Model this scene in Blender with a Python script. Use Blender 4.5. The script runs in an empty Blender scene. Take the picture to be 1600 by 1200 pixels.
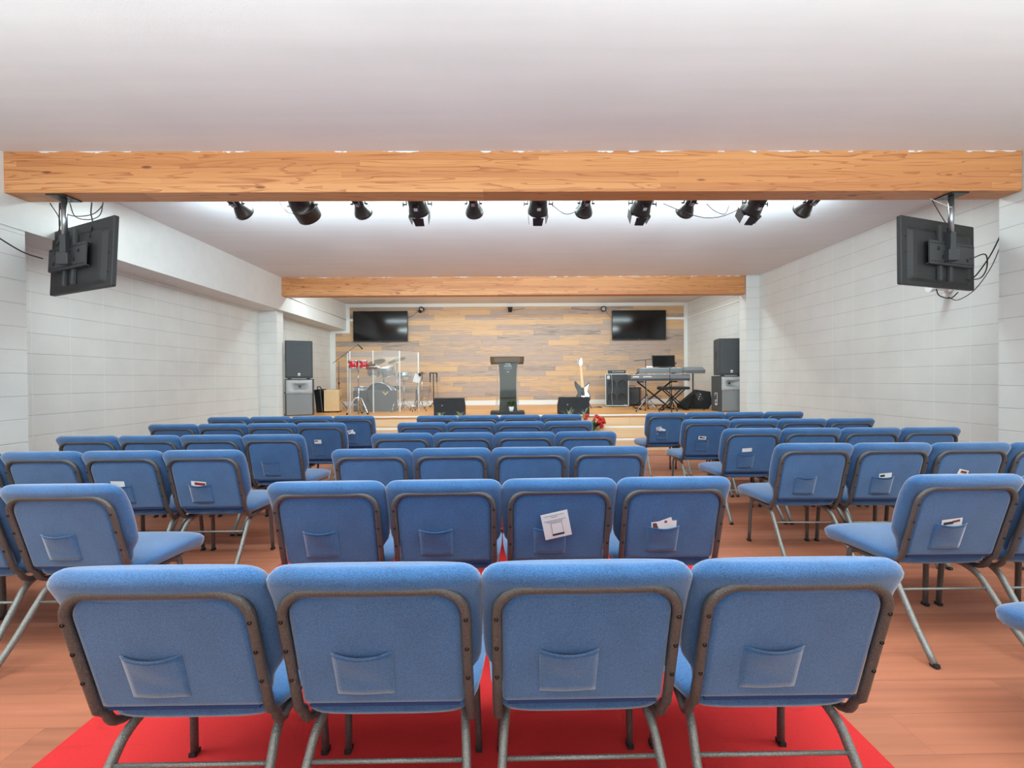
import bpy, bmesh, math, random
from mathutils import Vector, Matrix, Euler
random.seed(7)
sc = bpy.context.scene
COL = sc.collection
PI = math.pi
R = math.radians

# ------------------------------------------------------------------ camera
def cam_axis(X, Y, Z, yaw=.01264, pit=.00998, rol=.00751):
    c, s = math.cos(rol), math.sin(rol); X, Y = c*X+s*Y, -s*X+c*Y
    c, s = math.cos(pit), math.sin(pit); Y, Z = c*Y-s*Z, s*Y+c*Z
    c, s = math.cos(yaw), math.sin(yaw); X, Z = c*X+s*Z, -s*X+c*Z
    return Vector((X, Z, Y))
cam_d = bpy.data.cameras.new('camera')
cam = bpy.data.objects.new('camera', cam_d); COL.objects.link(cam)
r_, u_, f_ = cam_axis(1, 0, 0), cam_axis(0, 1, 0), cam_axis(0, 0, 1)
m = Matrix((r_, u_, -f_)).transposed().to_4x4()
m.translation = (0, 0, 1.29)
cam.matrix_world = m
cam_d.sensor_width = 36; cam_d.lens = 711/1600*36; cam_d.clip_start = .05; cam_d.clip_end = 100
sc.camera = cam

# ------------------------------------------------------------------ render look, world, added fill lights
sc.view_settings.view_transform = 'Standard'; sc.view_settings.look = 'None'
sc.view_settings.gamma = 1; sc.view_settings.use_curve_mapping = False
sc.view_settings.exposure = 0.22
sc.cycles.use_denoising = True
sc.cycles.max_bounces = 10; sc.cycles.diffuse_bounces = 6; sc.cycles.transparent_max_bounces = 16
sc.cycles.sample_clamp_indirect = 6
w = bpy.data.worlds.new('world'); sc.world = w; w.use_nodes = True
w.node_tree.nodes['Background'].inputs[0].default_value = (.9, .93, 1, 1)
w.node_tree.nodes['Background'].inputs[1].default_value = .5

def area(name, loc, size, power, rot=(0, 0, 0), col=(1, .97, .93), sy=None, spread=180):
    l = bpy.data.lights.new(name, 'AREA'); l.energy = power; l.color = col; l.spread = R(spread)
    l.shape = 'RECTANGLE'; l.size = size; l.size_y = sy or size
    o = bpy.data.objects.new(name, l); o.location = loc; o.rotation_euler = rot; COL.objects.link(o); return o
COOL = (.76, .935, .97)
# added unseen ceiling fill lights in the rear bays (behind and above the camera)
for x in (-2.9, 0.1, 3.1):
    area('fill_down', (x, 1.2, 3.22), 1.6, 34, sy=.6, col=COOL)
    area('fill_down', (x, -1.6, 3.22), 1.6, 14, sy=.6, col=COOL)
# added soft fill in front of the rear wall, which has no window
area('fill_rear', (.1, -4.4, 1.9), 8.6, 120, rot=(R(98), 0, 0), col=COOL, sy=2.2)
# added unseen fill lights aimed upward to brighten the ceiling
for x in (-3.2, -1.1, 1.2, 3.5):
    area('fill_up', (x, .5, 2.2), 1.2, 78, rot=(R(180-14), 0, 0), sy=.9, col=COOL)
# added unseen fill lights behind the two beams, no fixtures there
area('beam_fill_down', (0.1, 4.62, 3.19), 8.0, 125, rot=(R(14), 0, 0), sy=.14, col=COOL)
area('beam_fill_down', (0.1, 9.25, 3.22), 8.0, 95, rot=(R(14), 0, 0), sy=.14, col=COOL)
area('beam_fill_up', (0.1, 4.74, 2.86), 7.0, 80, rot=(R(97), 0, 0), sy=.06, col=(.68, .90, 1), spread=140)  # added forward fill to brighten the ceiling beyond the beam
area('beam_fill_up', (0.1, 9.2, 2.93), 7.2, 48, rot=(R(102), 0, 0), sy=.06, col=COOL)

# ------------------------------------------------------------------ materials
def lin(c):
    return tuple(((v/255)/12.92 if v/255 <= .04045 else ((v/255+.055)/1.055)**2.4) for v in c[:3]) + (1,)
MATS = {}
def newmat(name):
    m = bpy.data.materials.new(name); m.use_nodes = True
    nt = m.node_tree; b = nt.nodes['Principled BSDF']; MATS[name] = m
    return m, nt, b
def N(nt, t, **k):
    n = nt.nodes.new(t)
    for a, v in k.items():
        if a.startswith('i_'):
            key = a[2:]; key = int(key) if key.isdigit() else key
            n.inputs[key].default_value = v
        else: setattr(n, a, v)
    return n
def L(nt, a, b): nt.links.new(a, b)
def math_(nt, op, a, b=None, c=None):
    n = nt.nodes.new('ShaderNodeMath'); n.operation = op
    for i, v in enumerate((a, b, c)):
        if v is None: continue
        if isinstance(v, (int, float)): n.inputs[i].default_value = v
        else: nt.links.new(v, n.inputs[i])
    return n.outputs[0]
def ramp(nt, fac, stops, interp='LINEAR'):
    n = nt.nodes.new('ShaderNodeValToRGB'); n.color_ramp.interpolation = interp
    e = n.color_ramp.elements
    while len(e) < len(stops): e.new(.5)
    for el, (p, c) in zip(e, stops): el.position = p; el.color = lin(c)
    nt.links.new(fac, n.inputs[0]); return n.outputs[0]
def mixc(nt, fac, a, b, mode='MIX'):
    n = nt.nodes.new('ShaderNodeMix'); n.data_type = 'RGBA'; n.blend_type = mode
    for idx, v in ((0, fac), (6, a), (7, b)):
        if isinstance(v, (int, float)): n.inputs[idx].default_value = v
        elif isinstance(v, tuple): n.inputs[idx].default_value = v
        else: nt.links.new(v, n.inputs[idx])
    return n.outputs[2]
def bump(nt, b, h, strength=.3, dist=.01):
    n = nt.nodes.new('ShaderNodeBump'); n.inputs['Strength'].default_value = strength; n.inputs['Distance'].default_value = dist
    nt.links.new(h, n.inputs['Height']); nt.links.new(n.outputs[0], b.inputs['Normal'])
def simple(name, c, rough=.5, metal=0, var=.06, scale=30, bmp=0, bscale=None, **k):
    """one colour with slight mottling, optional fine bump"""
    m, nt, b = newmat(name)
    co = N(nt, 'ShaderNodeTexCoord')
    no = N(nt, 'ShaderNodeTexNoise', i_Scale=scale, i_Detail=3.0); L(nt, co.outputs['Object'], no.inputs['Vector'])
    c1 = lin(c); d = tuple(x*(1-var) for x in c1[:3])+(1,); u = tuple(min(1, x*(1+var)) for x in c1[:3])+(1,)
    L(nt, mixc(nt, no.outputs['Fac'], d, u), b.inputs['Base Color'])
    b.inputs['Roughness'].default_value = rough; b.inputs['Metallic'].default_value = metal
    if bmp:
        n2 = N(nt, 'ShaderNodeTexNoise', i_Scale=bscale or 200.0, i_Detail=2.0); L(nt, co.outputs['Object'], n2.inputs['Vector'])
        bump(nt, b, n2.outputs['Fac'], bmp, .004)
    for a, v in k.items(): b.inputs[a.replace('_', ' ')].default_value = v
    return m

def fabric(name, c):
    m, nt, b = newmat(name)
    co = N(nt, 'ShaderNodeTexCoord')
    v = N(nt, 'ShaderNodeTexVoronoi', i_Scale=330.0); L(nt, co.outputs['Object'], v.inputs['Vector'])
    n1 = N(nt, 'ShaderNodeTexNoise', i_Scale=300.0, i_Detail=3.0, i_Roughness=.8); L(nt, co.outputs['Object'], n1.inputs['Vector'])
    n2 = N(nt, 'ShaderNodeTexNoise', i_Scale=7.0, i_Detail=4.0); L(nt, co.outputs['Object'], n2.inputs['Vector'])
    c1 = lin(c)[:3]
    a = tuple(x*.5 for x in c1)+(1,); h = tuple(min(1, x*1.5) for x in c1)+(1,)
    f = math_(nt, 'MULTIPLY_ADD', n1.outputs['Fac'], 2.6, -.8)
    base = mixc(nt, f, a, h)
    wear = ramp(nt, n2.outputs['Fac'], [(.3, (232, 232, 232)), (.7, (255, 255, 255))])
    L(nt, mixc(nt, 1.0, base, wear, 'MULTIPLY'), b.inputs['Base Color'])
    b.inputs['Roughness'].default_value = .92
    b.inputs['Sheen Weight'].default_value = .6; b.inputs['Sheen Roughness'].default_value = .5
    b.inputs['Specular IOR Level'].default_value = .15
    bump(nt, b, v.outputs['Distance'], .25, .002)
    return m
fabric('blue_fabric', (60, 104, 154))
simple('navy_fabric', (38, 58, 105), .95, 0, .2, 200)
def hammered(name, c, rough=.42, metal=.55):
    m, nt, b = newmat(name)
    co = N(nt, 'ShaderNodeTexCoord')
    v = N(nt, 'ShaderNodeTexVoronoi', i_Scale=260.0); L(nt, co.outputs['Object'], v.inputs['Vector'])
    c1 = lin(c)[:3]
    L(nt, mixc(nt, v.outputs['Distance'], tuple(x*.75 for x in c1)+(1,), tuple(min(1, x*1.5) for x in c1)+(1,)), b.inputs['Base Color'])
    b.inputs['Roughness'].default_value = rough; b.inputs['Metallic'].default_value = metal
    bump(nt, b, v.outputs['Distance'], .35, .003)
    return m
hammered('frame_metal', (90, 87, 86), .42, .4)
hammered('leg_metal', (128, 129, 126), .42, .5)
simple('bolt_metal', (40, 36, 34), .35, .8)
simple('rubber_black', (24, 24, 26), .7)
simple('black_plastic', (26, 27, 30), .45, 0, .15, 40)
simple('black_matte', (32, 33, 36), .75, 0, .2, 60, .3, 300)
simple('tv_back', (46, 47, 49), .55, 0, .08, 20, .2, 400)
simple('tv_mount', (62, 63, 66), .5, .0)
simple('speaker_grey', (74, 76, 78), .7, 0, .12, 200, .5, 500)
simple('grille_grey', (82, 86, 88), .6, .3, .25, 350, .6, 600)
simple('horn_grey', (176, 178, 178), .5, 0, .05)
simple('sub_grey', (136, 139, 141), .75, 0, .1, 250, .4, 500)
simple('chrome', (205, 208, 212), .16, 1.0, .03)
simple('dark_metal', (62, 58, 56), .32, .6)
simple('steel', (165, 168, 172), .3, .9)
simple('white_paint', (226, 225, 221), .55, 0, .02, 5)
simple('white_plastic', (235, 235, 235), .4, 0, .02)
simple('paper', (238, 238, 236), .7, 0, .02)
simple('paper_grey', (190, 188, 186), .7, 0, .04)
simple('ink', (52, 46, 48), .7, 0, .1)
simple('ink_grey', (150, 148, 146), .7, 0, .1)
simple('print_brown', (120, 74, 62), .6, 0, .15, 60)
simple('print_red', (150, 48, 40), .6, 0, .15, 60)
simple('red_lacquer', (205, 28, 40), .22, 0, .08, 10, Coat_Weight=.5)
simple('drum_wood', (112, 74, 52), .4, 0, .15, 20)
simple('drum_skin', (236, 236, 232), .5, 0, .03)
simple('drum_silver', (168, 180, 188), .25, .7, .15, 60)
simple('brass', (150, 128, 96), .35, .85, .2, 40)
simple('gold_print', (186, 160, 92), .5, 0, .1)
simple('cajon_wood', (222, 188, 142), .5, 0, .08, 12)
simple('charcoal_foam', (80, 83, 86), .9, 0, .15, 120, .4, 300)
simple('cone_grey', (80, 83, 86), .8, 0, .1)
simple('cone_dark', (40, 41, 43), .8, 0, .1)
simple('leaf_green', (72, 104, 52), .6, 0, .3, 60)
simple('leaf_pale', (150, 156, 120), .7, 0, .25, 60)
simple('flower_red', (205, 38, 34), .6, 0, .25, 90)
simple('pot_white', (222, 224, 224), .4, 0, .03)
simple('guitar_white', (230, 230, 226), .3, 0, .03, Coat_Weight=.4)
simple('guitar_black', (16, 16, 18), .35, 0, .1)
simple('maple', (224, 186, 136), .4, 0, .06, 20)
simple('keyboard_grey', (118, 122, 126), .5, 0, .06, 20)
simple('keyboard_dark', (66, 68, 72), .5, 0, .06, 20)
simple('cable_black', (34, 33, 34), .6)
simple('cable_white', (205, 203, 200), .6)
simple('foil_red', (190, 80, 80), .6)
simple('pink_cloth', (186, 122, 112), .8, 0, .15)
m_, nt_, b_ = newmat('screen_black')
b_.inputs['Base Color'].default_value = (.004, .004, .005, 1); b_.inputs['Roughness'].default_value = .12
m_, nt_, b_ = newmat('lens_glow')
b_.inputs['Base Color'].default_value = (.9, .85, .75, 1)
b_.inputs['Emission Color'].default_value = (1, .9, .75, 1); b_.inputs['Emission Strength'].default_value = 4
def acrylic(name, c, alpha, rough=.05):
    m, nt, b = newmat(name)
    b.inputs['Base Color'].default_value = lin(c); b.inputs['Roughness'].default_value = rough
    b.inputs['Alpha'].default_value = alpha
    return m
acrylic('clear_acrylic', (220, 226, 226), .09)
acrylic('acrylic_edge', (225, 226, 222), .62, .3)
acrylic('smoke_acrylic', (74, 80, 76), .84)
acrylic('smoke_light', (110, 92, 72), .55)
acrylic('acrylic_side', (190, 196, 186), .35)

# painted concrete block, stack bond: u along the wall, z up
def blockmat(name, axis, u0, z0, c=(221, 220, 216)):
    m, nt, b = newmat(name)
    co = N(nt, 'ShaderNodeTexCoord'); sp = N(nt, 'ShaderNodeSeparateXYZ'); L(nt, co.outputs['Object'], sp.inputs[0])
    def line(s, period, off, wd):
        t = math_(nt, 'SUBTRACT', s, off); t = math_(nt, 'DIVIDE', t, period); t = math_(nt, 'FRACT', t)
        t = math_(nt, 'SUBTRACT', t, .5); t = math_(nt, 'ABSOLUTE', t)
        t = math_(nt, 'SUBTRACT', .5, t); t = math_(nt, 'MULTIPLY', t, period)          # distance to joint in m
        n = N(nt, 'ShaderNodeMapRange', interpolation_type='SMOOTHSTEP'); n.inputs[1].default_value = 0; n.inputs[2].default_value = wd
        n.inputs[3].default_value = 1; n.inputs[4].default_value = 0; L(nt, t, n.inputs[0]); return n.outputs[0]
    hz = line(sp.outputs[2], .2032, z0, .006); vt = line(sp.outputs[axis], .4045, u0, .008)
    no = N(nt, 'ShaderNodeTexNoise', i_Scale=3.0, i_Detail=5.0); L(nt, co.outputs['Object'], no.inputs['Vector'])
    n2 = N(nt, 'ShaderNodeTexNoise', i_Scale=90.0, i_Detail=4.0); L(nt, co.outputs['Object'], n2.inputs['Vector'])
    base = ramp(nt, no.outputs['Fac'], [(.3, tuple(x-7 for x in c)), (.7, c)])
    k = mixc(nt, math_(nt, 'MULTIPLY', hz, .42), base, lin((150, 148, 143)))
    k = mixc(nt, math_(nt, 'MULTIPLY', vt, .5), k, lin((236, 236, 234)))
    L(nt, k, b.inputs['Base Color']); b.inputs['Roughness'].default_value = .6
    h = math_(nt, 'MULTIPLY_ADD', n2.outputs['Fac'], .12, math_(nt, 'MULTIPLY', math_(nt, 'MAXIMUM', hz, math_(nt, 'MULTIPLY', vt, .4)), -1.0))
    bump(nt, b, h, .45, .006)
    return m
blockmat('block_right', 1, 4.725, 1.199)
blockmat('block_left', 1, 4.96, 1.172)
blockmat('block_front', 0, .1, 1.199)
def paintmat(name, c, rough=.7):
    m, nt, b = newmat(name)
    co = N(nt, 'ShaderNodeTexCoord')
    no = N(nt, 'ShaderNodeTexNoise', i_Scale=1.3, i_Detail=5.0); L(nt, co.outputs['Object'], no.inputs['Vector'])
    mp = N(nt, 'ShaderNodeMapping'); mp.inputs['Scale'].default_value = (.6, 9, 9); L(nt, co.outputs['Object'], mp.inputs[0])
    n2 = N(nt, 'ShaderNodeTexNoise', i_Scale=1.0, i_Detail=4.0); L(nt, mp.outputs[0], n2.inputs['Vector'])
    base = ramp(nt, math_(nt, 'ADD', math_(nt, 'MULTIPLY', no.outputs['Fac'], .5), math_(nt, 'MULTIPLY', n2.outputs['Fac'], .5)),
                [(.3, tuple(x-9 for x in c)), (.7, c)])
    L(nt, base, b.inputs['Base Color']); b.inputs['Roughness'].default_value = rough
    n3 = N(nt, 'ShaderNodeTexNoise', i_Scale=120.0, i_Detail=3.0); L(nt, co.outputs['Object'], n3.inputs['Vector'])
    bump(nt, b, n3.outputs['Fac'], .12, .004)
    return m
paintmat('ceiling_paint', (226, 222, 221))
paintmat('soffit_paint', (226, 225, 222))

def glulam(name):
    m, nt, b = newmat(name)
    co = N(nt, 'ShaderNodeTexCoord'); sp = N(nt, 'ShaderNodeSeparateXYZ'); L(nt, co.outputs['Object'], sp.inputs[0])
    # laminations 43 mm high
    lam = math_(nt, 'FLOOR', math_(nt, 'DIVIDE', math_(nt, 'ADD', sp.outputs[2], .003), .0495))
    seg = math_(nt, 'FLOOR', math_(nt, 'DIVIDE', math_(nt, 'MULTIPLY_ADD', lam, 1.37, sp.outputs[0]), 2.9))
    cb = N(nt, 'ShaderNodeCombineXYZ'); L(nt, lam, cb.inputs[0]); L(nt, seg, cb.inputs[1])
    wn = N(nt, 'ShaderNodeTexWhiteNoise', noise_dimensions='3D'); L(nt, cb.outputs[0], wn.inputs['Vector'])
    cb2 = N(nt, 'ShaderNodeCombineXYZ')
    L(nt, math_(nt, 'MULTIPLY', sp.outputs[0], .55), cb2.inputs[0])
    L(nt, math_(nt, 'MULTIPLY', sp.outputs[1], 8), cb2.inputs[1])
    L(nt, math_(nt, 'MULTIPLY_ADD', wn.outputs['Value'], 31.0, math_(nt, 'MULTIPLY', sp.outputs[2], 9)), cb2.inputs[2])
    n1 = N(nt, 'ShaderNodeTexNoise', i_Scale=1.0, i_Detail=2.0, i_Distortion=.6); L(nt, cb2.outputs[0], n1.inputs['Vector'])
    rings = math_(nt, 'FRACT', math_(nt, 'MULTIPLY', n1.outputs['Fac'], 9.0))
    g = N(nt, 'ShaderNodeMapRange'); L(nt, rings, g.inputs[0]); g.inputs[1].default_value = .72; g.inputs[2].default_value = 1.0
    cb3 = N(nt, 'ShaderNodeMapping'); cb3.inputs['Scale'].default_value = (3, 60, 160); L(nt, co.outputs['Object'], cb3.inputs[0])
    n2 = N(nt, 'ShaderNodeTexNoise', i_Scale=1.0, i_Detail=4.0); L(nt, cb3.outputs[0], n2.inputs['Vector'])
    base = ramp(nt, wn.outputs['Value'], [(0, (192, 128, 78)), (.45, (208, 145, 90)), (1, (218, 158, 103))])
    dk = mixc(nt, math_(nt, 'MULTIPLY', g.outputs[0], .75), base, lin((148, 80, 42)))
    dk = mixc(nt, math_(nt, 'MULTIPLY', n2.outputs['Fac'], .42), dk, lin((172, 104, 60)))
    # knots
    mp = N(nt, 'ShaderNodeMapping'); mp.inputs['Scale'].default_value = (2.1, 6, 8); L(nt, co.outputs['Object'], mp.inputs[0])
    vo = N(nt, 'ShaderNodeTexVoronoi', i_Scale=1.0); L(nt, mp.outputs[0], vo.inputs['Vector'])
    kn = N(nt, 'ShaderNodeMapRange', interpolation_type='SMOOTHSTEP'); L(nt, vo.outputs['Distance'], kn.inputs[0])
    kn.inputs[1].default_value = .05; kn.inputs[2].default_value = .13; kn.inputs[3].default_value = .85; kn.inputs[4].default_value = 0
    dk = mixc(nt, kn.outputs[0], dk, lin((112, 58, 34)))
    seam = math_(nt, 'FRACT', math_(nt, 'DIVIDE', math_(nt, 'ADD', sp.outputs[2], .003), .0495))
    sl = math_(nt, 'LESS_THAN', seam, .03)
    dk = mixc(nt, math_(nt, 'MULTIPLY', sl, .3), dk, lin((140, 84, 48)))
    mp4 = N(nt, 'ShaderNodeMapping'); mp4.inputs['Scale'].default_value = (7, 4, 30); L(nt, co.outputs['Object'], mp4.inputs[0])
    n4 = N(nt, 'ShaderNodeTexNoise', i_Scale=1.0, i_Detail=5.0); L(nt, mp4.outputs[0], n4.inputs['Vector'])
    lim = math_(nt, 'MULTIPLY_ADD', n4.outputs['Fac'], -.10, .2235)              # ragged ceiling paint along the top edge
    chip = math_(nt, 'GREATER_THAN', sp.outputs[2], lim)
    dk = mixc(nt, chip, dk, lin((226, 222, 221)))
    L(nt, dk, b.inputs['Base Color']); b.inputs['Roughness'].default_value = .5
    bump(nt, b, n2.outputs['Fac'], .15, .003)
    return m
glulam('beam_wood')

def planks(name, ph, pl, stops, along=0, up=2, streak=(1.2, 30), rough=.55, groove=.0022, dark=(110, 92, 78), spec=.5, jit=.55):
    """random staggered planks; along = axis of the boards, up = axis across them"""
    m, nt, b = newmat(name)
    co = N(nt, 'ShaderNodeTexCoord'); sp = N(nt, 'ShaderNodeSeparateXYZ'); L(nt, co.outputs['Object'], sp.inputs[0])
    A, U = sp.outputs[along], sp.outputs[up]
    rowf = math_(nt, 'DIVIDE', U, ph); row = math_(nt, 'FLOOR', rowf)
    wr = N(nt, 'ShaderNodeTexWhiteNoise', noise_dimensions='1D'); L(nt, row, wr.inputs['W'])
    colf = math_(nt, 'DIVIDE', math_(nt, 'MULTIPLY_ADD', wr.outputs['Value'], pl*3, A), pl)
    # uneven board lengths: warp by a slow sine
    colf = math_(nt, 'ADD', colf, math_(nt, 'MULTIPLY', math_(nt, 'SINE', math_(nt, 'MULTIPLY', colf, 2.1)), .28))
    colv = math_(nt, 'FLOOR', colf)
    cb = N(nt, 'ShaderNodeCombineXYZ'); L(nt, row, cb.inputs[0]); L(nt, colv, cb.inputs[1])
    wn = N(nt, 'ShaderNodeTexWhiteNoise', noise_dimensions='3D'); L(nt, cb.outputs[0], wn.inputs['Vector'])
    cb2 = N(nt, 'ShaderNodeCombineXYZ')
    L(nt, math_(nt, 'MULTIPLY_ADD', wn.outputs['Value'], 40.0, math_(nt, 'MULTIPLY', A, streak[0])), cb2.inputs[0])
    L(nt, math_(nt, 'MULTIPLY', U, streak[1]), cb2.inputs[1])
    n1 = N(nt, 'ShaderNodeTexNoise', i_Scale=1.0, i_Detail=5.0, i_Distortion=.4); L(nt, cb2.outputs[0], n1.inputs['Vector'])
    f = math_(nt, 'ADD', math_(nt, 'MULTIPLY', wn.outputs['Value'], 1-jit*.5), math_(nt, 'MULTIPLY', math_(nt, 'SUBTRACT', n1.outputs['Fac'], .5), jit*1.6))
    f = math_(nt, 'ADD', f, jit*.25)
    base = ramp(nt, f, stops)
    fr = math_(nt, 'FRACT', rowf); ed = math_(nt, 'MULTIPLY', math_(nt, 'SUBTRACT', .5, math_(nt, 'ABSOLUTE', math_(nt, 'SUBTRACT', fr, .5))), ph)
    fc = math_(nt, 'FRACT', colf); ec = math_(nt, 'MULTIPLY', math_(nt, 'SUBTRACT', .5, math_(nt, 'ABSOLUTE', math_(nt, 'SUBTRACT', fc, .5))), pl)
    e = math_(nt, 'LESS_THAN', math_(nt, 'MINIMUM', ed, ec), groove)
    L(nt, mixc(nt, math_(nt, 'MULTIPLY', e, .55), base, lin(dark)), b.inputs['Base Color'])
    b.inputs['Roughness'].default_value = rough; b.inputs['Specular IOR Level'].default_value = spec
    h = math_(nt, 'MULTIPLY_ADD', n1.outputs['Fac'], .25, math_(nt, 'MULTIPLY', e, -1.0)); bump(nt, b, h, .3, .003)
    return m
planks('feature_planks', .1375, 1.15, [(0, (112, 103, 100)), (.13, (140, 126, 119)), (.24, (182, 156, 138)), (.5, (166, 145, 134)), (.62, (204, 164, 124)), (.8, (210, 168, 124)), (1, (184, 160, 142))], streak=(2.2, 60), jit=.62)
planks('riser_planks', .21, 2.2, [(0, (204, 168, 130)), (.5, (216, 180, 140)), (1, (226, 192, 152))], streak=(1.0, 40), jit=.8)
planks('stage_boards', .083, 1.9, [(0, (204, 142, 84)), (.5, (218, 156, 94)), (1, (232, 172, 108))], along=0, up=1, streak=(1, 30), rough=.35, jit=.5, dark=(150, 96, 56))
planks('floor_boards', .19, 1.4, [(0, (146, 90, 66)), (.4, (166, 102, 76)), (.75, (178, 110, 82)), (1, (188, 119, 90))], along=0, up=1, streak=(1.1, 22), rough=.55, jit=.95, dark=(118, 70, 52), groove=.0014, spec=.35)
def carpet():
    m, nt, b = newmat('red_carpet')
    co = N(nt, 'ShaderNodeTexCoord')
    n1 = N(nt, 'ShaderNodeTexNoise', i_Scale=400.0, i_Detail=2.0); L(nt, co.outputs['Object'], n1.inputs['Vector'])
    mp = N(nt, 'ShaderNodeMapping'); mp.inputs['Scale'].default_value = (3, 14, 1); L(nt, co.outputs['Object'], mp.inputs[0])
    n2 = N(nt, 'ShaderNodeTexNoise', i_Scale=1.0, i_Detail=5.0); L(nt, mp.outputs[0], n2.inputs['Vector'])
    base = ramp(nt, n1.outputs['Fac'], [(.2, (190, 40, 42)), (.8, (216, 54, 54))])
    st = N(nt, 'ShaderNodeMapRange'); L(nt, n2.outputs['Fac'], st.inputs[0]); st.inputs[1].default_value = .64; st.inputs[2].default_value = .74; st.inputs[4].default_value = .5
    L(nt, mixc(nt, st.outputs[0], base, lin((140, 30, 32))), b.inputs['Base Color']); b.inputs['Roughness'].default_value = .9
    b.inputs['Specular IOR Level'].default_value = .2
    bump(nt, b, n1.outputs['Fac'], .4, .003)
carpet()

# ------------------------------------------------------------------ mesh builder
class MB:
    def __init__(s): s.v = []; s.f = []; s.sm = []; s.mi = []
    def add(s, vs, fs, smooth=False, M=None, mi=0):
        o = len(s.v)
        for p in vs:
            p = Vector(p)
            if M is not None: p = M @ p
            s.v.append(p)
        for f in fs:
            s.f.append([i+o for i in f]); s.sm.append(smooth if isinstance(smooth, bool) else smooth(f)); s.mi.append(mi)
        return s
    def box(s, c, d, rot=None, bev=0, M=None, mi=0):
        x, y, z = d[0]/2, d[1]/2, d[2]/2
        T = Matrix.Translation(c)
        if rot: T = T @ Euler(rot).to_matrix().to_4x4()
        if M is not None: T = M @ T
        if bev <= 0:
            vs = [(sx*x, sy*y, sz*z) for sx in (-1, 1) for sy in (-1, 1) for sz in (-1, 1)]
            fs = [(0, 1, 3, 2), (4, 6, 7, 5), (0, 4, 5, 1), (2, 3, 7, 6), (0, 2, 6, 4), (1, 5, 7, 3)]
            return s.add(vs, fs, False, T, mi)
        bm = bmesh.new(); bmesh.ops.create_cube(bm, size=1, matrix=Matrix.Diagonal((d[0], d[1], d[2], 1)))
        bmesh.ops.bevel(bm, geom=bm.edges[:], offset=bev, segments=2, affect='EDGES', profile=.5)
        bm.verts.index_update()
        s.add([v.co.copy() for v in bm.verts], [[v.index for v in f.verts] for f in bm.faces], False, T, mi); bm.free(); return s
    def loft(s, rings, caps=True, smooth=True, M=None, mi=0, closed=False):
        n = len(rings[0]); vs = [p for r in rings for p in r]; fs = []
        k = len(rings)
        for i in range(k if closed else k-1):
            for j in range(n):
                a, b_ = i*n, ((i+1) % k)*n
                fs.append((a+j, a+(j+1) % n, b_+(j+1) % n, b_+j))
        s.add(vs, fs, smooth, M, mi)
        if caps and not closed:
            s.add(rings[0], [list(range(n))[::-1]], False, M, mi); s.add(rings[-1], [list(range(n))], False, M, mi)
        return s
    def tube(s, pts, r, n=8, M=None, mi=0, side=None, caps=True, closed=False):
        """r: float or list of floats or (a,b) oval: a along 'side' direction, b across"""
        pts = [Vector(p) for p in pts]; rings = []; K = len(pts)
        prev = None
        for i, p in enumerate(pts):
            if closed: t = (pts[(i+1) % K]-pts[i-1])
            else: t = pts[min(i+1, K-1)]-pts[max(i-1, 0)]
            t.normalize()
            if side is not None: u = Vector(side)-t*Vector(side).dot(t)
            elif prev is None: u = t.orthogonal()
            else: u = prev-t*prev.dot(t)
            if u.length < 1e-6: u = t.orthogonal()
            u.normalize(); prev = u; v = t.cross(u)
            if isinstance(r, tuple): a, b_ = r
            elif isinstance(r, list): a = b_ = r[i]
            else: a = b_ = r
            rings.append([p+u*a*math.cos(2*PI*j/n)+v*b_*math.sin(2*PI*j/n) for j in range(n)])
        return s.loft(rings, caps, True, M, mi, closed)
    def cyl(s, p0, p1, r, r1=None, n=12, M=None, mi=0):
        return s.tube([p0, p1], [r, r if r1 is None else r1], n, M, mi)
    def lathe(s, prof, n=24, M=None, mi=0, caps=True):
        rings = [[(q*math.cos(2*PI*j/n), q*math.sin(2*PI*j/n), z) for j in range(n)] for q, z in prof]
        return s.loft(rings, caps, True, M, mi)
    def prism(s, poly, y0, y1, M=None, mi=0):
        """poly in xz, extruded along y"""
        a = [(x, y0, z) for x, z in poly]; b_ = [(x, y1, z) for x, z in poly]; n = len(poly)
        s.add(a+b_, [list(range(n)), list(range(n, 2*n))[::-1]]+[(j, j+n, (j+1) % n+n, (j+1) % n) for j in range(n)], False, M, mi); return s
    def mesh(s, name, mats):
        me = bpy.data.meshes.new(name); me.from_pydata([tuple(v) for v in s.v], [], s.f)
        me.polygons.foreach_set('use_smooth', s.sm); me.polygons.foreach_set('material_index', s.mi)
        for m in (mats if isinstance(mats, (list, tuple)) else [mats]): me.materials.append(MATS[m])
        bm = bmesh.new(); bm.from_mesh(me); bmesh.ops.remove_doubles(bm, verts=bm.verts, dist=1e-6)
        bmesh.ops.recalc_face_normals(bm, faces=bm.faces); bm.to_mesh(me); bm.free(); me.update(); return me
def obj(name, mb, mats, parent=None, label=None, loc=None, rot=None):
    o = bpy.data.objects.new(name, mb.mesh(name, mats)); COL.objects.link(o)
    if parent: o.parent = parent
    if loc: o.location = loc
    if rot: o.rotation_euler = rot
    if label: o['label'] = label
    return o
def tag(o, label, cat, group=None):
    o['label'] = label; o['category'] = cat
    if group: o['group'] = group
    return o
def thing(name, label, cat, loc=(0, 0, 0), rz=0, group=None):
    o = bpy.data.objects.new(name, None); COL.objects.link(o); o.location = loc; o.rotation_euler = (0, 0, rz)
    o.empty_display_size = .1
    return tag(o, label, cat, group)
def struct(name, mb, mats):
    o = obj(name, mb, mats); o['kind'] = 'structure'; return o
def dup(root, loc, rz, label, group=None, cat=None):
    def cp(o, par):
        c = o.copy(); COL.objects.link(c); c.parent = par
        for ch in KIDS.get(o.name, []): cp(ch, c)
        return c
    r = cp(root, None); r.location = loc; r.rotation_euler = (0, 0, rz); r['label'] = label
    if group: r['group'] = group
    return r
KIDS = {}
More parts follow.
